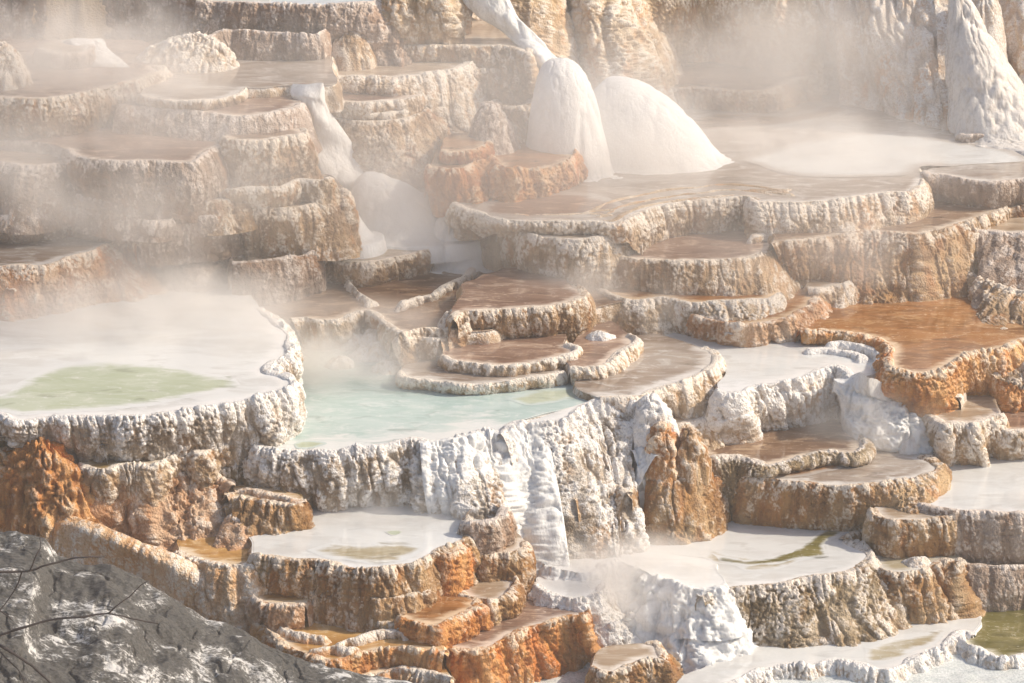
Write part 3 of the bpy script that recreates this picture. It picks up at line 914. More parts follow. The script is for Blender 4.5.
# ---- upper left
T('fringed pool with gold streaked sides at the upper left edge', 7.55, 6.8,
  '-20,97>-20,136 0,98>0,137 14,99>14,137 25,100>25,137 40,100>41,136 55,99>56,134 70,97>74,131 85,94>92,128 98,91>107,126 110,88>122,122 122,85>135,116 135,82>148,110 148,77>158,102 158,74>166,92 163,69>170,82 155,66',
  '150,40 -30,40', 'tan', 'rose', disp=1.0, crust_len=.3)
T('grey steaming pool with a hair thin rim, second from the left at the top', 7.4, 7.2,
  '138,96>138,104 150,99>150,108 175,102>175,110 195,102>195,110 212,101>212,109 228,98>229,106 240,94>242,102 246,88', '340,85 330,50 170,55', 'cream', 'mist', disp=.6, crust_len=.06)
T('long low grey terrace under the steaming pool, upper left', 7.22, 6.85,
  '118,106>114,128 130,108>129,130 155,109>154,132 175,111>174,134 190,112>190,136 212,114>212,137 237,117>237,140 256,116>257,138 272,114>274,137 286,111>289,135 298,108>304,132 304,103>310,124', '300,85 140,88', 'mauve', 'rose', disp=.75, crust_len=.2)
T('short gold tipped drum at the left bank of the misty chute', 6.95, 6.2,
  '222,138>222,172 230,141>230,178 245,142>245,180 263,142>264,180 276,140>278,178 288,138>292,175 299,136>304,170 306,133>312,162 304,128', '300,112 225,115', 'tan', 'brown', disp=.9, crust_len=.2)
T('large rose pool with gold streaks and an orange edged corner, left', 6.8, 6.05,
  '66,150>64,180 74,156>72,188 84,159>84,196 100,162>102,200 120,163>122,203 140,163>142,204 155,162>158,204 172,163>176,204 186,163>190,203 198,161>205,200 208,154>218,195 216,149>226,190 226,145>232,182 228,138',
  '228,115 -20,115 -30,140 30,140', 'mauve', 'rose', disp=.95, crust_len=.18)
T('dark pool with a dripping pale rim at the left edge', 6.6, 5.9,
  '-20,162>-20,206 0,163>0,208 14,165>14,210 25,167>26,211 40,167>42,210 55,166>58,208 66,164>70,205 75,160>79,198 76,154', '72,125 -30,125', 'mauve', 'brown', disp=.95, crust_len=.2)
T('thin rimmed little pool under the orange edged corner, left', 6.05, 5.8,
  '70,192>70,206 85,197>85,212 98,200>98,214 110,202>110,217 125,203>125,218 140,203>140,218 156,201>157,218 168,198>170,214 174,194>176,208', '175,180 75,175', 'mauve', 'rose', disp=.8)
T('low orange tinted rim beside the thin rimmed pool, left', 6.0, 5.8,
  '172,200>172,210 190,203>190,214 212,203>212,214 230,200>231,212 245,198>247,209 250,193', '245,180 180,182', 'tan', 'rose', disp=.8, ridge=True)
T('two pale tongues of rim under the gold tipped drum', 6.2, 5.9,
  '218,188>218,198 232,190>232,201 250,189>250,201 266,189>267,200 281,188>283,200 292,184>295,198 300,181>306,196 314,182>322,197 326,180>336,193 334,176', '320,160 220,168', 'cream', 'brown', disp=.9, ridge=True)
T('wavy mauve terrace with hanging lobes across the left', 5.78, 5.25,
  '-20,217>-20,238 0,217>0,240 16,218>16,241 30,217>30,242 44,214>45,241 57,212>59,240 66,209>66,238 75,209>74,238 88,211>88,240 100,212>100,242 116,213>116,243 130,214>130,244 140,220>140,246 151,222>152,247 162,222>163,247 174,219>176,246 186,217>188,244 200,217>203,243 212,216>216,242 222,213>226,240 230,208>236,235 230,202',
  '232,170 -30,170', 'mauve', 'rose', disp=.85, crust_len=.14)
T('long drum with a straight golden face below the two pale tongues', 5.78, 5.15,
  '228,204>228,234 238,207>238,238 256,209>256,240 270,210>270,241 284,210>285,241 300,208>302,241 316,205>319,240 328,201>333,239 338,196>344,236 346,198>350,230 346,190', '335,172 230,185', 'tan', 'brown', disp=.9, crust_len=.2)
T('low frilled ledges behind the crested wall, left', 5.12, 4.75,
  '136,242>136,258 150,244>150,262 162,245>162,263 175,244>175,262 192,244>192,262 205,243>206,260 212,241>213,260 232,240>234,258 250,237>254,256 270,236>274,256 286,238', '290,215 140,225', 'tan', 'brown', disp=1.0)
T('crumbly low slope between the crested wall and the shallow flat, left', 4.82, 4.4,
  '132,256>150,286 150,260>165,290 170,262>178,292 190,264>200,292 210,262>225,286 228,258>245,278 245,255>262,272', '250,240 135,240', 'mauve', None, disp=1.4)
T('pink gold wall with a raised crest at its right end, above the white pond', 5.28, 4.45,
  '-20,270>-25,320 0,269>6,318 12,268>20,316 25,267>35,314 38,266>48,313 50,264>60,311 60,261>72,308 70,258>86,303 82,255>98,301 95,252>112,300 103,248>122,299 110,245>132,298 118,240>145,297 127,235>156,294 134,240>162,288 138,247>166,280',
  '140,228 -30,225', 'pink', 'mist', disp=1.15, crust_len=.3, bulge=.0)
T('stubby pink buttress at the left edge beside the white pond', 4.95, 4.4,
  '-20,272>-30,325 -8,274>0,330 2,280>14,328 8,290>20,318', '5,262 -30,262', 'pink', None, disp=1.3)
# ---- green pond
T('big white rimmed pond with a pale green eye on the left', 4.42, 3.6,
  '-20,418>-20,430 0,416>0,428@4.1 15,422>15,434@4.1 37,420>38,440@4.0 52,418>52,442@3.9 65,418>66,444@3.8 80,418>82,448@3.7 95,418>98,450 112,418>116,452 130,418>134,453 150,417>155,453 168,414>172,451 185,411>190,449 205,408>210,447 225,405>231,446 240,402>246,446 252,399>258,446 266,396>272,446 278,392>283,444 288,389>291,438 293,384>295,430 288,377>294,418 276,373>284,398@4.0 268,371>278,392@4.0 274,364>285,388@4.0 284,356>292,382@4.0 291,346>297,370@4.0 290,336>296,356@4.0 282,327>290,345@4.0 270,316>280,332 262,308>272,324',
  '250,300 240,275 -40,275', 'ash', 'milk', disp=1.15, crust_len=.2, edge_w=.5,
  deep=[('green_water', 'green', '-30,414 -30,392 0,394 18,384 40,371 65,363 95,361 130,362 165,365 185,368 210,373 232,377 242,385 226,391 200,396 165,403 140,408 110,411 80,412 50,414 20,415 0,413')])
T('white lumpy crust shoulder in the lower left in front of the green eyed pond', 3.95, 3.4,
  '38,424>36,440 50,426>48,452 64,428>64,460 78,430>80,462 92,436>96,460 100,446>104,462', '110,415 45,412', 'white', None, disp=1.5)
# ---- E outcrops, lower left
T('wet brown ledge pool with a crumbly pale rim below the green eyed pond', 3.62, 3.0,
  '78,466>76,486 90,472>90,492 105,473>108,494 120,468>122,492 135,466>138,490 150,467>154,490 163,462>168,486 175,456>182,482 185,453>194,482 196,456>204,482 206,455>214,478 216,450>228,474 228,446>240,470 242,443>256,466 252,438',
  '260,420 80,430', 'cream', 'olive', disp=1.4, rim=.05)
T('rough green tinged crumble between the wet ledge and the curtain wall', 3.2, 2.7,
  '208,476>206,500 222,472>222,500 236,468>240,502 250,468>256,505 262,466>270,506 274,470>285,508 286,478>298,510', '290,450 210,455', 'olive', 'olive', disp=1.7)
T('big pinkish gravelly hump in the lower left', 3.1, 2.2,
  '80,492>78,520 92,500>100,530 104,498>116,538 118,492>132,545 134,490>148,548 150,490>165,552 166,486>182,553 182,484>200,554 198,482>216,552 212,478>232,547 224,480>242,536 232,486>248,524',
  '230,465 85,470', 'pink', None, disp=1.5, bulge=.12, lscale=1.1)
T('second crumbly ledge on top of the pinkish hump', 3.3, 3.0,
  '84,486>84,500 100,488>102,503 116,484>118,500 132,482>135,498 150,480>154,496 168,476>172,492 184,472>188,488 200,468', '200,455 90,462', 'pink', 'olive', disp=1.5, rim=.05)
T('layered brown crusts stepping down to the milky shelf pool on its left', 2.95, 2.5,
  '232,500>230,536 244,500>244,538 258,502>260,538 272,504>276,536 286,506>292,532 298,506>306,526 306,500>314,516', '300,484 236,482', 'ochre', 'olive', disp=1.7)
T('lower layer of brown crust beside the milky shelf pool', 2.7, 2.4,
  '228,516>226,545 242,522>242,550 256,522>258,548 270,520>272,544 284,518>288,540 298,516>302,534', '300,500 232,500', 'pink', 'olive', disp=1.6)
T('grey still pool behind the burnt orange ridge at the left edge', 3.3, 2.6,
  '-25,474 0,474 22,472 40,465 50,452 60,440', '80,400 -30,405', 'orange', 'mist', disp=.8)

T('tan and rust block at the right foot of the white draped wall', 2.6, 1.6,
  '648,478 656,480>662,542 668,480>676,546 680,479>692,544 692,476>706,538 702,470 706,462', '700,440 650,440', 'ochre', 'ivory', disp=1.1, bulge=.08, crust_len=.08)
T('cream knobbly step below the round grey pool in the centre right', 3.12, 2.66,
  '664,424 676,426 690,424 702,421 712,418 720,414', '720,400 670,400', 'cream', 'pale', disp=1.0, batter=.5)

T('low lumpy white rimmed terrace of pale olive water at the bottom edge right of centre', .66, -.1,
  '640,720 700,702 735,684 760,673 785,667 810,667 830,664 855,668 880,672 900,669 915,660 926,654 940,652 950,644 962,634 972,637',
  '985,600 860,620 735,642 650,705', 'white', 'milk', rim=.05, disp=1.3,
  deep=[('olive_shallows', 'ivory', '862,648 890,640 920,634 945,630 935,642 915,652 890,662 868,662')])
T('shadowed bank under the long straight faced drum, left of centre', 4.95, 4.1,
  '232,264 250,264 268,262 284,259 302,256 318,250', '310,235 235,240', 'mauve', None, disp=1.1)

T('white veil of water falling over the curtain wall and the left of the draped wall', 3.63, 2.5,
  '420,444 430,444>442,514@2.5 442,443>456,520@2.45 455,441>468,530@2.3 468,438>486,536@2.1 481,434>500,548@1.9 492,433>508,554@1.8 503,434>516,556@1.75 514,428>526,558@1.7 524,425>540,562@1.7 534,425>552,562@1.7 545,424>566,562@1.7',
  None, 'fall', None, name='waterfall', cat='waterfall', mat_=foam_mat(), disp=1.5, bulge=.12, crust_len=1., group='running water')

T('narrow ledge halfway up the knobbly side of the milky shelf pool', 2.08, 1.6,
  '296,582 312,588 332,592 352,597 376,600 400,598 420,594 436,586', '440,570 296,570', 'ochre', None, disp=1.2, batter=.25, crust_len=.05)
T('thin layered crust right of the pinkish hump', 2.98, 2.7,
  '226,496 240,492 256,492 272,496 288,500 300,504', '300,488 226,484', 'pink', 'amber', disp=1.4, batter=.4)
T('second thin layered crust right of the pinkish hump, just below the first', 2.82, 2.5,
  '224,508 240,506 256,508 274,512 292,512', '296,496 224,498', 'ochre', 'amber', disp=1.4, batter=.4)
T('short crinkled rim low on the amber flat beside the grey rock', 1.63, 1.5, '276,626 290,634 304,638 320,640 336,640', None, 'bank', None, disp=1.0, rim=.05, ridge=True)
T('second crinkled rim on the amber flat beside the grey rock', 1.63, 1.5, '300,650 318,652 334,650 350,652 366,648', None, 'bank', None, disp=1.0, rim=.05, ridge=True)
T('crusted islet at the right end of the red brown basin', 4.84, 4.76, '746,240 756,238 766,235 776,232 786,230', None, 'cream', None, disp=.9, rim=.05, ridge=True)
T('faint curved rim on the orange basin side of the swirl', 3.72, 3.6, '822,346 842,344 862,347 876,352 880,358 872,364', None, 'white', None, disp=.7, rim=.03, ridge=True)
T('inner faint curved rim of the swirl on the broad white pool', 3.66, 3.58, '800,352 822,350 842,352 858,356 860,362', None, 'white', None, disp=.6, rim=.02, ridge=True)

CG = 'running water'
T('topmost foaming step of the white cascade, below the draped wall', 1.66, 1.3,
  '528,556 540,563 552,569 566,572 582,574 596,571 606,565 616,562 628,566 640,571 654,577 668,582 684,587 702,590 718,590 728,586', '720,560 600,545 530,545', 'foam', 'froth',
  mat_=foam_mat(), name='cascade_step', cat='cascade', group=CG, batter=.55, disp=1.3, rim=.02)
T('lumpy white lobe on the left of the cascade beside the rose brown pool', 1.56, 1.2,
  '534,584 544,592 558,597 572,600 588,598 600,592 608,584', '600,572 534,572', 'white', 'froth', batter=.5, disp=1.6, crust_len=.6)
T('second foaming step of the white cascade with a wavy lip', 1.36, .9,
  '596,590 608,594 622,592 634,590 646,596 660,602 674,604 690,606 706,608 720,604 728,596', '720,590 610,574', 'foam', 'froth',
  mat_=foam_mat(), name='cascade_step', cat='cascade', group=CG, batter=.7, disp=1.5, rim=.02)
T('low white lobe at the left foot of the cascade above the small brown pool', 1.1, .7,
  '572,612 582,620 596,626 610,627 624,622 632,614', '625,602 572,604', 'white', 'froth', batter=.5, disp=1.6, crust_len=.6)
T('third foaming step of the white cascade', 1.04, .7,
  '616,618 630,622 644,618 658,620 672,626 688,628 704,628 718,622 726,614', '720,606 620,604', 'foam', 'froth',
  mat_=foam_mat(), name='cascade_step', cat='cascade', group=CG, batter=.8, disp=1.5, rim=.02)
T('lowest foaming step of the white cascade near the bottom edge', .78, .45,
  '606,642 622,648 640,650 656,644 672,644 690,650 706,648 722,640 734,634', '720,624 620,624', 'foam', 'froth',
  mat_=foam_mat(), name='cascade_step', cat='cascade', group=CG, batter=.9, disp=1.5, rim=.02)
T('tan fluted buttress low on the right of the white draped wall', 2.55, 1.62,
  '574,500>566,554 586,492>584,558 600,488>604,558 616,487>626,555 626,494>634,553', '636,470 580,470', 'tan', None, disp=1.3, bulge=.12, crust_len=.05)
T('streaked amber shallows between the pinkish hump and the milky shelf pool', 2.42, 1.5,
  '176,552 192,560 210,564 232,567 250,566 262,560 272,552', '320,530 180,530', 'bank', 'amber', disp=1.3, batter=.3)
T('second step of crinkled amber crust below the streaked shallows', 2.14, 1.1,
  '198,570 214,577 232,581 250,580 266,574 278,566', '280,555 200,562', 'pink', 'amber', disp=1.5, batter=.3)
T('third step of crinkled amber crust next to the flowing orange bank', 1.84, .8,
  '222,588 236,594 252,596 268,592 284,584 294,576', '290,570 225,580', 'bank', 'amber', disp=1.5, batter=.3)

T('thin white stream running down between the draped wall and the rust coloured block', 3.0, 1.62,
  '632,452 640,450 648,452 656,458', None, 'fall', None, name='waterfall', cat='waterfall', mat_=foam_mat(), disp=1.2, batter=.36, bulge=.1, crust_len=1., group='running water')
# ================================================================== cliffs and mounds at the top
T('high hazy cliff in the far top left corner', 9.4, 7.6,
  '-20,-60>-25,28 10,-62>8,30 35,-60>34,28 70,-60>68,26 110,-58>108,27 150,-60>148,30 190,-60>190,32 225,-60>228,34 260,-60>262,36', '260,-120 -20,-120', 'mauve', None,
  name='flowstone_cliff', cat='cliff', disp=1.3, bulge=.0)
T('broad rounded grey brown shelf wall below the top edge, left of top centre', 7.9, 7.15,
  '206,40>206,66 222,32>222,68 240,31>240,70 258,32>258,72 275,33>276,72 292,34>295,70 308,35>312,68 320,34>324,66', '330,15 210,15', 'mauve', None, disp=1.1, bulge=.15)
T('long rounded cliff with a steaming white pool on top, at the top edge', 8.3, 7.4,
  '196,2>196,34 212,2>212,38 230,3>230,40 256,4>256,42 280,5>280,44 300,6>302,44 325,6>328,46 350,5>354,48 372,3>380,50 385,-2>396,50 395,-8>404,44', '395,-60 200,-60', 'mauve', 'milk',
  name='flowstone_cliff', cat='cliff', disp=1.3, bulge=.2)
T('golden rounded buttress at the top edge beside the white chute', 8.6, 7.42,
  '385,-16>388,44 400,-14>406,46 415,-14>420,44 430,-14>438,40 442,-14>450,34 450,-16>458,28', '455,-60 390,-60', 'gold', None, name='travertine_buttress', cat='buttress', disp=1.5, bulge=.2)
T('little flat topped drum in the haze near the top left', 7.85, 7.5,
  '36,50>34,62 48,53>47,66 62,55>62,67 78,54>80,67 90,51>95,64 94,45', '90,38 40,40', 'mauve', 'pale', disp=.8)
T('cream cliff with golden ribs rising out of the picture at top centre', 8.7, 5.42,
  '488,-50>470,10@7.6 502,-52>500,25@7.3 520,-55>528,50@6.9 538,-56>556,75@6.3 556,-58>585,100 572,-58>615,112 588,-58>645,118 598,-60>668,114 604,-66>680,100 606,-74>684,88', '600,-140 490,-140', 'gold', None,
  name='flowstone_cliff', cat='cliff', disp=1.6, bulge=.06, lscale=1.2, crust_len=2.)
T('tall brown draped cliff with dripping ribs at the top edge right of centre', 8.6, 5.8,
  '615,-60>618,20@7 640,-60>640,40@6.5 665,-62>668,52@6.1 690,-64>692,58 715,-64>716,62 740,-64>744,66 762,-64>772,72 778,-66>800,78 790,-72>815,76', '790,-140 620,-140', 'gold', None,
  name='flowstone_cliff', cat='cliff', disp=1.6, bulge=.12)
T('big creamy draped cliff with wet ribs in the top right', 9.0, 5.42,
  '775,-80>785,70@5.8 795,-82>812,84 815,-84>840,98 835,-84>868,108 858,-84>895,116 880,-84>920,122 902,-84>945,128 922,-84>965,130 940,-84>985,128 955,-86>1000,122', '950,-160 780,-160', 'flow', None,
  name='flowstone_cliff', cat='cliff', disp=1.7, bulge=.06, lscale=1.3, crust_len=1.5)
T('pink cream draped cliff in the far top right corner', 9.0, 5.46,
  '975,-84>985,80@6 995,-84>1000,100 1015,-84>1020,118 1040,-84>1050,120', '1050,-160 975,-160', 'flow', None,
  name='flowstone_cliff', cat='cliff', disp=1.6, bulge=.10, lscale=1.2, crust_len=.6)

M = mound
FO = foam_mat()
WETW = foam_mat('wet_white', (.60, .54, .48), (.75, .71, .67), .28)
SNOW = foam_mat('steaming_white', (.66, .65, .64), (.79, .785, .78), .55)
M('steaming_mound', 'tall smooth white dome streaming with hot water, upper centre', 'mound', 567, 170, 5.42, .88, .8, 2.2, 2.9, -.18, .35, SNOW, group='white hot water mounds', disp=1.2, flare=14)
M('steaming_mound', 'broad white cone sloping down to the right of the tall white dome', 'mound', 648, 160, 5.42, 1.5, .9, 1.65, 2.1, -.66, .3, SNOW, group='white hot water mounds', disp=.7, flare=14)
M('steaming_mound', 'long rounded white mound at the foot of the misty chute, left of centre', 'mound', 404, 228, 4.7, 1.15, .8, 1.05, 1.8, -.68, .3, SNOW, group='white hot water mounds', disp=1.2, flare=14)
M('steaming_mound', 'smaller white mound dipping into the brown flat beside the long rounded one', 'mound', 458, 262, 4.2, .66, .5, .95, 1.7, -.22, .2, SNOW, group='white hot water mounds', disp=1.2, flare=14)
M('steaming_mound', 'small smooth white cone beside the long drum, left of centre', 'mound', 350, 236, 4.9, .42, .4, .85, 1.5, -.25, .1, SNOW, group='white hot water mounds', disp=.7, flare=14)
M('steaming_mound', 'faint white cone against the brown cliff, upper right', 'mound', 798, 76, 5.42, .52, .5, 1.0, 1.4, -.2, .15, WETW, group='white hot water mounds', disp=1.2, flare=14)
M('wet_cone', 'glistening white cone with water sheeting down it, top right', 'mound', 1000, 130, 5.44, 1.05, .9, 3.1, 1.05, -.95, .8, WETW, 'flow', disp=.7, flare=14)
M('flowstone_bulb', 'round pinkish bulb bulging from the cliff at the top right', 'bulb', 982, 62, 6.4, .5, .6, 1.6, 3, -.05, .2, rock('flow'), 'flow', disp=.7, depth=.1)
M('wet_boulder', 'round grey boulder with water parting over it in the right hand cascade', 'boulder', 905, 461, 2.2, .36, .38, .62, 2.6, 0, .1, WETW, 'flow', disp=.9)
M('travertine_boulder', 'rough rounded lump below the cube-like block in the tall stack', 'boulder', 494, 150, 5.9, .52, .5, .9, 2.4, -.1, .15, rock('mauve'), 'tan', disp=.9)
M('travertine_boulder', 'low hazy boulder on the ledge left of the top centre cliff', 'boulder', 352, 56, 7.3, .45, .4, .5, 2.2, -.05, .1, rock('tan'), 'tan', disp=.9)
M('crust_lump', 'white crusted lump on the rust brown outcrop by the pale lobe', 'lump', 916, 566, 1.4, .30, .22, .18, 2.2, 0, 0, rock('white'), 'white', disp=.6)
for i, (x, y, z, r, h, t) in enumerate([
    (352, 346, 3.6, .34, .26, 'largest snowy crust knob at the back of the turquoise pool'),
    (372, 356, 3.6, .42, .22, 'flat snowy crust knob beside the thin crusted rim strip'),
    (388, 370, 3.6, .30, .18, 'small snowy crust knob touching the narrow grey strip'),
    (340, 366, 3.6, .26, .14, 'low outlying crust knob in the misty part of the turquoise pool'),
    (300, 318, 3.7, .36, .26, 'snowy crust knob between the white pond and the shallow flat'),
    (602, 338, 3.88, .26, .12, 'snowy crust knob on the shelf between the raised pool and the grey pool'),
    (380, 342, 3.7, .36, .26, 'snowy crust knob against the low arm of rim')]):
    M('crust_lump', t, 'lump', x, y, z, r, r * .7, h, 2., 0, 0, rock('white'), 'white', disp=1.0, group='snowy crust knobs round the turquoise pool')

# ================================================================== falling and running water
P_ = patch
P_('misty_chute', 'narrow white chute of water running down between the drums, upper left', 'water chute',
   [[(284, 90, 7.36), (302, 92, 7.40), (322, 94, 7.36)], [(298, 118, 6.8), (318, 118, 6.85), (340, 118, 6.7)], [(306, 148, 6.2), (336, 150, 6.1), (366, 155, 5.9)], [(318, 185, 5.5), (350, 190, 5.4), (385, 190, 5.3)]], SNOW, 'smooth', 1.2)
P_('white_chute', 'foaming white chute pouring from the top edge to the tall white dome', 'water chute',
   [[(450, -20, 8.7), (475, -22, 8.75), (500, -20, 8.7)], [(462, 8, 8.1), (490, 8, 8.15), (520, 14, 8.0)], [(500, 34, 7.55), (522, 36, 7.6), (545, 40, 7.5)], [(528, 62, 7.2), (545, 60, 7.3), (566, 66, 7.0)], [(536, 100, 6.4), (560, 95, 6.6), (590, 100, 6.3)]], FO, 'smooth', 1.6)
P_('white_fan', 'hazy white fan of water spreading over the ledge, top left', 'water fan',
   [[(60, 36, 8.0), (78, 35, 8.0), (96, 38, 7.95)], [(72, 50, 7.8), (95, 48, 7.8), (118, 52, 7.7)], [(85, 66, 7.58), (110, 68, 7.57), (140, 68, 7.57)]], SNOW, 'smooth', .8)
P_('right_cascade', 'white water tumbling from the broad white pool down to the milky pool, right', 'cascade',
   [[(830, 374, 3.64), (850, 382, 3.62), (862, 390, 3.6)], [(832, 392, 3.4), (866, 400, 3.3), (900, 402, 3.2)], [(836, 410, 3.05), (875, 416, 3.05), (925, 416, 3.0)], [(842, 428, 2.8), (885, 432, 2.8), (945, 440, 2.6)], [(852, 448, 2.5), (905, 460, 2.3), (960, 466, 2.2)]], FO, 'fall', 1.6)



# open white stream at the foot
xs = np.arange(-3, 12, .05); ys = np.arange(44, 53.2, .05)
X, Y = np.meshgrid(xs, ys)
Z = .50 + .02 * vn(np.stack([X * 1.3, Y * 2.2, X * 0], -1), 2) + .02 * vn(np.stack([X * 4, Y * 7, X * 0], -1), 3)
G = np.stack([X, Y, Z], -1)
faces = grid_faces(*X.shape)[:, ::-1]
tag(mesh_obj('stream', G.reshape(-1, 3), faces, foam_mat('stream_water', (.50, .55, .54), (.72, .74, .73), .3), None, {'knob': np.full(X.shape, .5)}), kind='structure')
POLYS.append((np.array([[-3, 44], [11, 44], [11, 52], [-3, 52]]), .45))

# ================================================================== orange slope behind the grey rock
P_('flowstone_slope', 'smooth orange and cream slope running down behind the grey rock, lower left', 'slope',
   [[(-30, 486, 3.05), (30, 500, 2.98), (85, 514, 3.0), (135, 534, 2.82), (180, 551, 2.6), (218, 572, 2.2), (250, 602, 1.6), (282, 636, 1.15)],
    [(-30, 503, 2.95), (30, 516, 2.88), (82, 530, 2.88), (128, 549, 2.7), (170, 566, 2.46), (206, 588, 2.06), (238, 618, 1.46), (268, 650, 1.02)],
    [(-30, 530, 2.65), (35, 540, 2.6), (80, 552, 2.5), (122, 566, 2.3), (160, 586, 2.05), (192, 608, 1.7), (224, 636, 1.22), (252, 664, .82)],
    [(-30, 570, 2.1), (35, 575, 2.1), (80, 585, 2.0), (118, 598, 1.8), (150, 614, 1.55), (180, 637, 1.2), (205, 662, .8), (234, 692, .5)]],
   rock('bank'), 'smooth', 1.5, rimw=.25, sp=.02)

M('orange_ridge', 'jagged burnt orange ridge at the left edge in the lower left', 'ridge', 50, 516, 2.75, 1.0, .6, 1.35, 1.9, -.10, .15, rock('orange'), 'orange', disp=2.4, rimw=.05, depth=.8)
M('orange_ridge', 'lower burnt orange shoulder running out of the left edge', 'ridge', -2, 510, 2.75, .85, .55, .95, 2.0, 0, .15, rock('orange'), 'orange', disp=2.2, rimw=.05, depth=.8)
M('rust_mound', 'bright orange knob on the right flank of the white draped wall', 'mound', 666, 472, 2.62, .36, .34, .80, 2.0, -.10, .15, rock('orange'), 'orange', disp=1.8, rimw=.55, depth=.6)
M('rust_mound', 'small rusty knob with a crusted top at the shoulder of the white draped wall', 'mound', 688, 464, 2.75, .32, .3, .6, 2.2, 0, .1, rock('ochre'), 'orange', disp=1.5, rimw=.4, depth=.6)
M('crust_mound', 'white crusted shoulder capping the right corner of the draped wall', 'mound', 652, 436, 3.1, .42, .4, .68, 2.4, -.05, .1, rock('white'), 'white', disp=1.3, rimw=.8, depth=.9)
M('travertine_shoulder', 'pale lobed shoulder in the haze left of top centre', 'shoulder', 186, 66, 7.4, 1.0, .5, .55, 2.6, .1, .2, rock('cream'), 'cream', disp=1.4, rimw=.6)
M('travertine_shoulder', 'small hazy lobe at the left edge near the top', 'shoulder', 2, 87, 7.5, .55, .45, .8, 2.4, 0, .2, rock('cream'), 'cream', disp=1.2, rimw=.6)
M('crust_mound', 'tan crusted lump closing the left end of the raised round pool', 'mound', 452, 338, 3.95, .24, .22, .48, 2.4, 0, .05, rock('cream'), 'cream', disp=1.1, rimw=.6)

# ================================================================== the grey rock in front
def grey_rock():
    s = NT('grey_rock')
    a = s.noise(s.mapping((.9, 1.3, 1.2)), 1, 5, .62, .6)
    b = s.noise(s.mapping((3, 7, 6), (4, 1, 0)), 1, 5, .7, 1.2)
    f = s.noise(s.mapping((22, 30, 26)), 1, 4, .7)
    c = s.mix(s.rng(f, .3, .7), (.045, .044, .042), (.11, .107, .103))
    x = s.math('MULTIPLY_ADD', b, .55, a)
    x = s.math('MULTIPLY_ADD', f, .25, x)
    c = s.mix(s.rng(x, .91, 1.03), c, (.20, .197, .193))
    c = s.mix(s.rng(x, .975, 1.065), c, (.60, .59, .58))
    cr = s.voro(s.mapping((1.6, 4.5, 5)), 1, 'DISTANCE_TO_EDGE')
    cr = s.math('MULTIPLY', s.rng(cr, 0, .05, 1, 0), s.rng(b, .5, .62))
    c = s.mix(cr, c, (.02, .018, .018))
    n = s.bump(f, .5, .02)
    n = s.bump(b, .6, .06, n)
    s.bsdf(c, .8, n, .3)
    return s.m


prof = np.array([(-60, 528), (0, 531), (20, 532), (45, 538), (58, 556), (75, 562), (95, 566), (112, 564), (135, 574), (160, 590),
                 (185, 606), (208, 619), (225, 622), (245, 631), (262, 643), (285, 652), (305, 660), (335, 668), (370, 675), (410, 681), (450, 694), (520, 735)], float)
YR = 46.0
pw = np.array([w_dist(x, y, YR) for x, y in prof])
xs = np.arange(pw[0, 0], pw[-1, 0], .016)
zs = np.interp(xs, pw[:, 0], pw[:, 2])
u = np.concatenate([np.linspace(-1.2, 0, 40), np.linspace(0, 4.2, 240)[1:]])      # behind the crest, then toward the viewer
U, Xg = np.meshgrid(u, xs, indexing='ij')
Zc = np.broadcast_to(zs, Xg.shape)
front = np.clip(U, 0, None)
Zg = Zc - .10 * front - .035 * front ** 2 - 2.2 * np.clip(-U, 0, None) ** 1.3
Yg = YR - U
P3 = np.stack([Xg, Yg, Zg], -1)
wt = np.clip(np.abs(U) / .25, .12, 1)
strat = vn(P3 * np.array([.9, 2.6, 3.2]) + .5 * vn(P3 * 1.2, 4)[..., None], 21)
Zg = Zg + wt * (.10 * strat + .07 * (billow(P3 * np.array([.8, 1.6, 1.6]), 22) - .5) + .03 * vn(P3 * 7, 23) + .008 * vn(P3 * 17, 24) - .05 * (np.abs(vn(P3 * np.array([1.0, 3.2, 3.2]), 25)) < .05))
Zg = Zg + .02 * vn(P3 * 9, 28)
G = np.stack([Xg, Yg, Zg], -1)
tag(mesh_obj('foreground_rock', G.reshape(-1, 3), grid_faces(*G.shape[:2]), grey_rock(), None, origin=[xs.mean(), YR - 2, float(Zg.min())]),
    'large dull grey rock with white patches and dark cracks filling the bottom left corner', 'rock')
ROCK_G = G


# ================================================================== bare branches
def tube(paths, name, parent, mat):
    V, Fs, base = [], [], 0
    for pts, r0, r1 in paths:
        C = catmull(np.array(pts), 8)
        C = C + .008 * np.stack([vn(C * 9, 40 + i) for i in range(3)], -1)
        n, k = len(C), 8
        T = np.gradient(C, axis=0); T /= np.linalg.norm(T, axis=1, keepdims=True)
        a = np.cross(T, [0, 0, 1.]); a /= np.linalg.norm(a, axis=1, keepdims=True) + 1e-9
        b = np.cross(T, a)
        r = np.linspace(r0, r1, n)[:, None] * (1 + .18 * vn(C * 14, 5)[:, None])
        th = np.linspace(0, 2 * pi, k, endpoint=False)
        ring = C[:, None] + r[:, None] * (a[:, None] * np.cos(th)[None, :, None] + b[:, None] * np.sin(th)[None, :, None])
        V.append(ring.reshape(-1, 3))
        i = np.arange(n * k).reshape(n, k)
        Fs.append(np.stack([i[:-1], i[1:], np.roll(i[1:], -1, 1), np.roll(i[:-1], -1, 1)], -1).reshape(-1, 4) + base)
        base += n * k
    return mesh_obj(name, np.vstack(V), np.vstack(Fs), mat, parent)


def bark():
    s = NT('bark')
    n = s.noise(s.mapping((20, 20, 20)), 1, 4, .6)
    s.bsdf(s.mix(n, (.022, .018, .02), (.07, .055, .055)), .8, s.bump(n, .5, .01), .3)
    return s.m


BARK = bark()


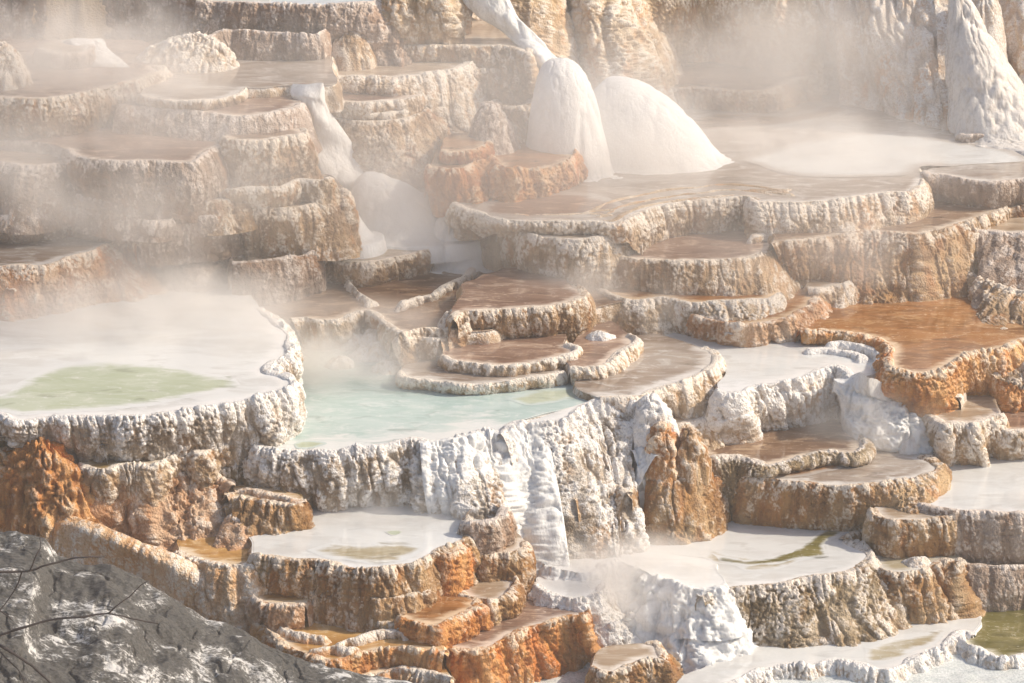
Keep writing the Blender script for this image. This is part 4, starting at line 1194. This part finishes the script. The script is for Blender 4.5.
def twig(label, main, subs, r):
    Y0 = 42.6
    P = [w_dist(x, y, Y0 + d) for x, y, d in main]
    root = empty('bare_branch', P[0])
    tag(root, label, 'branch', 'bare branches reaching over the grey rock')
    tube([(P, r, r * .35)], 'stem', root, BARK)
    for sp in subs:
        Q = [w_dist(x, y, Y0 + d) for x, y, d in sp]
        tube([(Q, r * .5, r * .2)], 'twig', root, BARK)


twig('upper bare dark branch curving across the grey rock', [(-60, 580, -.3), (-20, 572, 0), (0, 571.5, 0), (25, 571.5, .1), (45, 566, .1), (65, 560, .2), (85, 557, .2), (105, 557, .3)],
     [[(22, 571, .1), (17, 585, .05), (8, 600, 0), (-2, 612, -.1), (-10, 624, -.2)], [(30, 570, .1), (36, 556, .1), (41, 546, .2), (40, 538, .2)]], .026)
twig('middle bare dark branch with a side twig rising to the right over the grey rock', [(-60, 650, -.3), (-15, 641, 0), (0, 635, 0), (25, 627, 0), (50, 620, .1), (80, 617, .1), (108, 614, .2), (130, 618, .3), (158, 624, .4)],
     [[(108, 614, .2), (118, 605, .2), (130, 596, .3), (140, 586, .3), (147, 582, .3)], [(-10, 605, 0), (5, 614, 0), (12, 620, 0)]], .026)
twig('thick bare branch slanting down into the bottom left corner', [(-60, 610, -.2), (-20, 632, 0), (0, 645, 0), (20, 658, 0), (38, 671, .1), (55, 688, .1), (80, 710, .2)],
     [[(-4, 648, 0), (10, 662, 0), (20, 672, 0), (26, 690, 0)]], .030)

# ================================================================== ground underneath everything
lowp = np.array([w_at(x, y, 2.5) for x, y in [(-60, 475), (20, 470), (60, 450), (90, 480), (130, 545), (200, 570), (262, 612), (262, 670), (150, 640), (-60, 620)]])
POLYS.append((lowp, 2.3))
gs = .09
xs = np.arange(-16, 16, gs); ys = np.arange(38, 86, gs)
X, Y = np.meshgrid(xs, ys)
Q = np.stack([X, Y], -1).reshape(-1, 2)
Zt = np.full(len(Q), -99.)
for poly, z in POLYS:
    lo, hi = poly.min(0), poly.max(0)
    m = (Q[:, 0] > lo[0]) & (Q[:, 0] < hi[0]) & (Q[:, 1] > lo[1]) & (Q[:, 1] < hi[1])
    k = np.where(m)[0]
    if len(k):
        k = k[inside(Q[k], poly)]
        Zt[k] = np.maximum(Zt[k], z)
Zt = Zt.reshape(X.shape)
known = Zt > -50
for _ in range(400):
    if known.all():
        break
    Zp = np.pad(np.where(known, Zt, 0), 1, mode='edge'); Kp = np.pad(known.astype(float), 1, mode='edge')
    s_ = sum(Zp[1 + a:Zp.shape[0] - 1 + a, 1 + b:Zp.shape[1] - 1 + b] for a in (-1, 0, 1) for b in (-1, 0, 1))
    k_ = sum(Kp[1 + a:Kp.shape[0] - 1 + a, 1 + b:Kp.shape[1] - 1 + b] for a in (-1, 0, 1) for b in (-1, 0, 1))
    Zm = np.where(Kp > 0, Zp, 99.)
    mn_ = np.min([Zm[1 + a:Zm.shape[0] - 1 + a, 1 + b:Zm.shape[1] - 1 + b] for a in (-1, 0, 1) for b in (-1, 0, 1)], 0)
    new = (~known) & (k_ > 0)
    Zt[new] = mn_[new]
    known = known | new
for _ in range(3):
    Zp = np.pad(Zt, 1, mode='edge')
    Zt = np.min([Zp[1 + a:Zp.shape[0] - 1 + a, 1 + b:Zp.shape[1] - 1 + b] for a in (-1, 0, 1) for b in (-1, 0, 1)], 0)
Zt = Zt - .22
Zt = np.where(Y < 49, np.minimum(Zt, 1.2 - (49 - Y) * .35), Zt)
far = np.clip((Y - 70) / 14, 0, 1)
Zt = Zt * (1 - far) + far * 10
P3 = np.stack([X, Y, Zt], -1)
Zt = Zt + .10 * vn(P3 * 1.2, 31) + .05 * vn(P3 * 3.1, 32)
Zt = Zt + .035 * billow(P3 * np.array([5, 5, 3.]), 33) + .03 * np.clip(1 - worley(P3 * 9., 34), 0, 1)
# one sheet: the detailed middle is ringed by rows stretched out to the horizon
xe = np.concatenate([[-1500, -400, -120, -40], xs, [40, 120, 400, 1500]])
ye = np.concatenate([[-1500, -300, -60, 10, 30], ys, [100, 140, 400, 1500]])
XX, YY = np.meshgrid(xe, ye)
ZZ = np.zeros_like(XX)
ix = np.clip(np.arange(len(xe)) - 4, 0, len(xs) - 1); iy = np.clip(np.arange(len(ye)) - 5, 0, len(ys) - 1)
ZZ = Zt[np.ix_(iy, ix)]
dd = np.maximum(np.maximum(np.abs(XX) - 16, 38 - YY), 0)
ZZ = np.where((YY < 38), np.minimum(ZZ, -2.6) , ZZ)
ZZ = np.where(YY > 90, 10 + (YY - 86) * .12, ZZ)
GG = np.stack([XX, YY, ZZ], -1)
tag(mesh_obj('ground', GG.reshape(-1, 3), grid_faces(*XX.shape)[:, ::-1], rock('cream'), None, {'rim': np.zeros(XX.shape), 'knob': np.full(XX.shape, .3)}), kind='structure')
SUN_Y, SUN_EL, SUN_E = .08, 37.0, 4.5
SKY_E, EXPO = .14, 0.03
HAZE, STEAM, STEP, STEAM_K = 0.0015, True, 1.8, 0.75
# ================================================================== light
SUN_DIR = np.array([1.0, SUN_Y, 0.0])
az = math.atan2(SUN_DIR[0], SUN_DIR[1])
EL = RAD(SUN_EL)
sd = bpy.data.lights.new('sun', 'SUN')
sd.energy = SUN_E
sd.angle = RAD(1.2)
sd.color = (1.0, .88, .71)
so = bpy.data.objects.new('sun', sd)
col.objects.link(so)
from mathutils import Vector
dirv = Vector((sin(az) * cos(EL), cos(az) * cos(EL), sin(EL)))
so.rotation_euler = dirv.to_track_quat('Z', 'Y').to_euler()
so.location = (20, 40, 40)

world = bpy.data.worlds.new('World')
scene.world = world
world.use_nodes = True
wt_ = world.node_tree
sky = wt_.nodes.new('ShaderNodeTexSky')
sky.sky_type = 'NISHITA'
sky.sun_disc = False
sky.sun_elevation = EL
sky.sun_rotation = az
sky.dust_density = 3.0
bg = wt_.nodes['Background']
wt_.links.new(sky.outputs[0], bg.inputs[0])
bg.inputs[1].default_value = SKY_E

# ================================================================== air and steam
def vol_mat(name, dens, color, aniso=.3):
    m = bpy.data.materials.new(name)
    m.use_nodes = True
    t = m.node_tree
    t.nodes.clear()
    o = t.nodes.new('ShaderNodeOutputMaterial')
    v = t.nodes.new('ShaderNodeVolumePrincipled')
    v.inputs['Color'].default_value = (*color, 1)
    v.inputs['Density'].default_value = dens
    v.inputs['Anisotropy'].default_value = aniso
    t.links.new(v.outputs[0], o.inputs['Volume'])
    return m, t, v


if HAZE > 0:
    hm, _, _ = vol_mat('haze', HAZE, (.97, .955, .94), .2)
    lo, hi = np.array([-24., -2., -3.8]), np.array([24., 84., 24.8])
    V = np.array([[(lo, hi)[a][0], (lo, hi)[b][1], (lo, hi)[c][2]] for a in (0, 1) for b in (0, 1) for c in (0, 1)])
    Fc = np.array([[0, 1, 3, 2], [4, 6, 7, 5], [0, 4, 5, 1], [2, 3, 7, 6], [0, 2, 6, 4], [1, 5, 7, 3]])
    tag(mesh_obj('haze', V, Fc, hm, None), kind='stuff')


def steam(name, label, cx, cy, z, size, dens, scale=.7, thr=.45, color=(.99, .965, .94), up=0., dy=0.):
    """soft cloud: density fades to nothing inside an ellipsoid, broken by noise"""
    c = w_at(cx, cy, z)
    m, t, v = vol_mat(name, 0, color, 0.0)
    tc = t.nodes.new('ShaderNodeTexCoord')
    ln = t.nodes.new('ShaderNodeVectorMath'); ln.operation = 'LENGTH'
    t.links.new(tc.outputs['Object'], ln.inputs[0])
    fall = t.nodes.new('ShaderNodeMapRange'); fall.interpolation_type = 'SMOOTHSTEP'
    t.links.new(ln.outputs['Value'], fall.inputs[0])
    for i, x in enumerate((.25, .97, 1, 0)):
        fall.inputs[i + 1].default_value = x
    mp = t.nodes.new('ShaderNodeMapping')
    mp.inputs['Scale'].default_value = (size[0] * scale, size[1] * scale, size[2] * scale)
    mp.inputs['Location'].default_value = (cx * .13, cy * .07, 1.7)
    t.links.new(tc.outputs['Object'], mp.inputs['Vector'])
    no = t.nodes.new('ShaderNodeTexNoise')
    no.inputs['Scale'].default_value = 1
    no.inputs['Detail'].default_value = 4
    no.inputs['Roughness'].default_value = .55
    no.inputs['Distortion'].default_value = .4
    t.links.new(mp.outputs[0], no.inputs['Vector'])
    r = t.nodes.new('ShaderNodeMapRange'); r.interpolation_type = 'SMOOTHSTEP'
    t.links.new(no.outputs['Fac'], r.inputs[0])
    for i, x in enumerate((thr - .07, thr + .17, .05, 1)):
        r.inputs[i + 1].default_value = x
    mu = t.nodes.new('ShaderNodeMath'); mu.operation = 'MULTIPLY'
    t.links.new(fall.outputs[0], mu.inputs[0]); t.links.new(r.outputs[0], mu.inputs[1])
    m2 = t.nodes.new('ShaderNodeMath'); m2.operation = 'MULTIPLY'
    t.links.new(mu.outputs[0], m2.inputs[0]); m2.inputs[1].default_value = dens * STEAM_K
    t.links.new(m2.outputs[0], v.inputs['Density'])
    m.cycles.volume_step_rate = STEP
    nu, nv = 24, 13
    th = np.linspace(0, 2 * pi, nu + 1); ph = np.linspace(0.001, pi - .001, nv)
    S = np.stack([np.outer(np.sin(ph), np.cos(th)), np.outer(np.sin(ph), np.sin(th)), np.outer(np.cos(ph), np.ones(nu + 1))], -1)
    o = mesh_obj(name, S.reshape(-1, 3), grid_faces(nv, nu + 1), m, None)
    o.location = (c[0], c[1] + dy, z + up)
    o.scale = size
    tag(o, label, 'steam', 'drifting steam', 'stuff')
    return o


if STEAM:
    S_ = steam
    S_('steam', 'thin steam drifting over the upper left terraces', 110, 170, 6.6, (5.0, 3.4, 2.6), .55, .5, .43)
    S_('steam', 'bright steam at the far top left corner', 70, 60, 7.9, (4.4, 2.4, 1.7), 1.1, .5, .42)
    S_('steam', 'low steam over the white pond and the pink gold wall', 130, 310, 4.6, (4.8, 3.4, 1.0), 1.2, .6, .42)
    S_('steam', 'steam hanging round the misty chute and long white mound', 375, 215, 5.0, (2.8, 2.2, 1.7), 0.8, .7, .43)
    S_('steam', 'low steam over the back of the turquoise pool', 350, 350, 3.8, (3.4, 2.6, .9), 2.3, .8, .43)
    S_('steam', 'dense steam around the tall white dome and cone', 625, 140, 5.7, (2.4, 1.5, 1.5), 1.6, .7, .40)
    S_('steam', 'pinkish steam in front of the top right cliffs', 780, 70, 6.2, (5.0, 2.2, 2.3), 1.0, .45, .42)
    S_('steam', 'thin steam over the wide shallow pool, upper right', 820, 150, 5.5, (4.0, 2.6, .8), 1.0, .6, .44)
    S_('steam', 'wisp of steam over the smooth slide of water in the middle', 600, 300, 4.1, (2.2, 1.6, 1.1), 2.2, .9, .43)
    S_('steam', 'wisp of steam over the right hand cascade', 870, 420, 2.9, (1.7, 1.2, .9), 1.6, .9, .44)
    S_('steam', 'spray and steam over the lower cascade', 640, 580, 1.6, (2.3, 1.5, .9), 2.4, .9, .44)
    S_('steam', 'soft spray clinging to the tall white dome and the cone beside it', 600, 110, 6.1, (1.5, 1.0, 1.5), 1.0, .8, .40, dy=-.9)
    S_('steam', 'soft spray clinging to the broad white cone', 650, 145, 5.8, (1.7, 1.1, .95), 1.2, .8, .40, dy=-.9)
    S_('steam', 'soft spray clinging to the long white mound and the misty chute', 385, 195, 5.3, (1.4, 1.0, .9), 0.6, .8, .40, dy=-.9)
    S_('steam', 'soft spray round the small white mound above the raised pool', 460, 245, 4.6, (.9, .7, .6), 0.6, .9, .36, dy=-.9)
    S_('steam', 'wide bright veil of steam over the upper half of the slope', 500, 150, 6.4, (13., 5., 3.4), 0.2, .3, .38)
    S_('steam', 'thin warm veil of steam over the terraces on the right', 840, 260, 4.9, (3.4, 2.2, 1.3), .35, .5, .42)
    S_('steam', 'faint steam over the pale shelf pool at the foot of the curtain wall', 400, 515, 2.6, (1.8, 1.0, .6), 1.0, .9, .46)

# ================================================================== picture settings
scene.view_settings.view_transform = 'Standard'
scene.view_settings.look = 'None'
scene.view_settings.gamma = 1
scene.view_settings.exposure = EXPO
scene.render.engine = 'CYCLES'
cy = scene.cycles
cy.use_denoising = True
cy.volume_bounces = 3
cy.use_adaptive_sampling = True
cy.adaptive_threshold = .02
cy.max_bounces = 6
cy.diffuse_bounces = 3
cy.glossy_bounces = 2
cy.transmission_bounces = 2
cy.volume_max_steps = 96
cy.volume_step_rate = 1.0
cy.caustics_reflective = False
cy.caustics_refractive = False
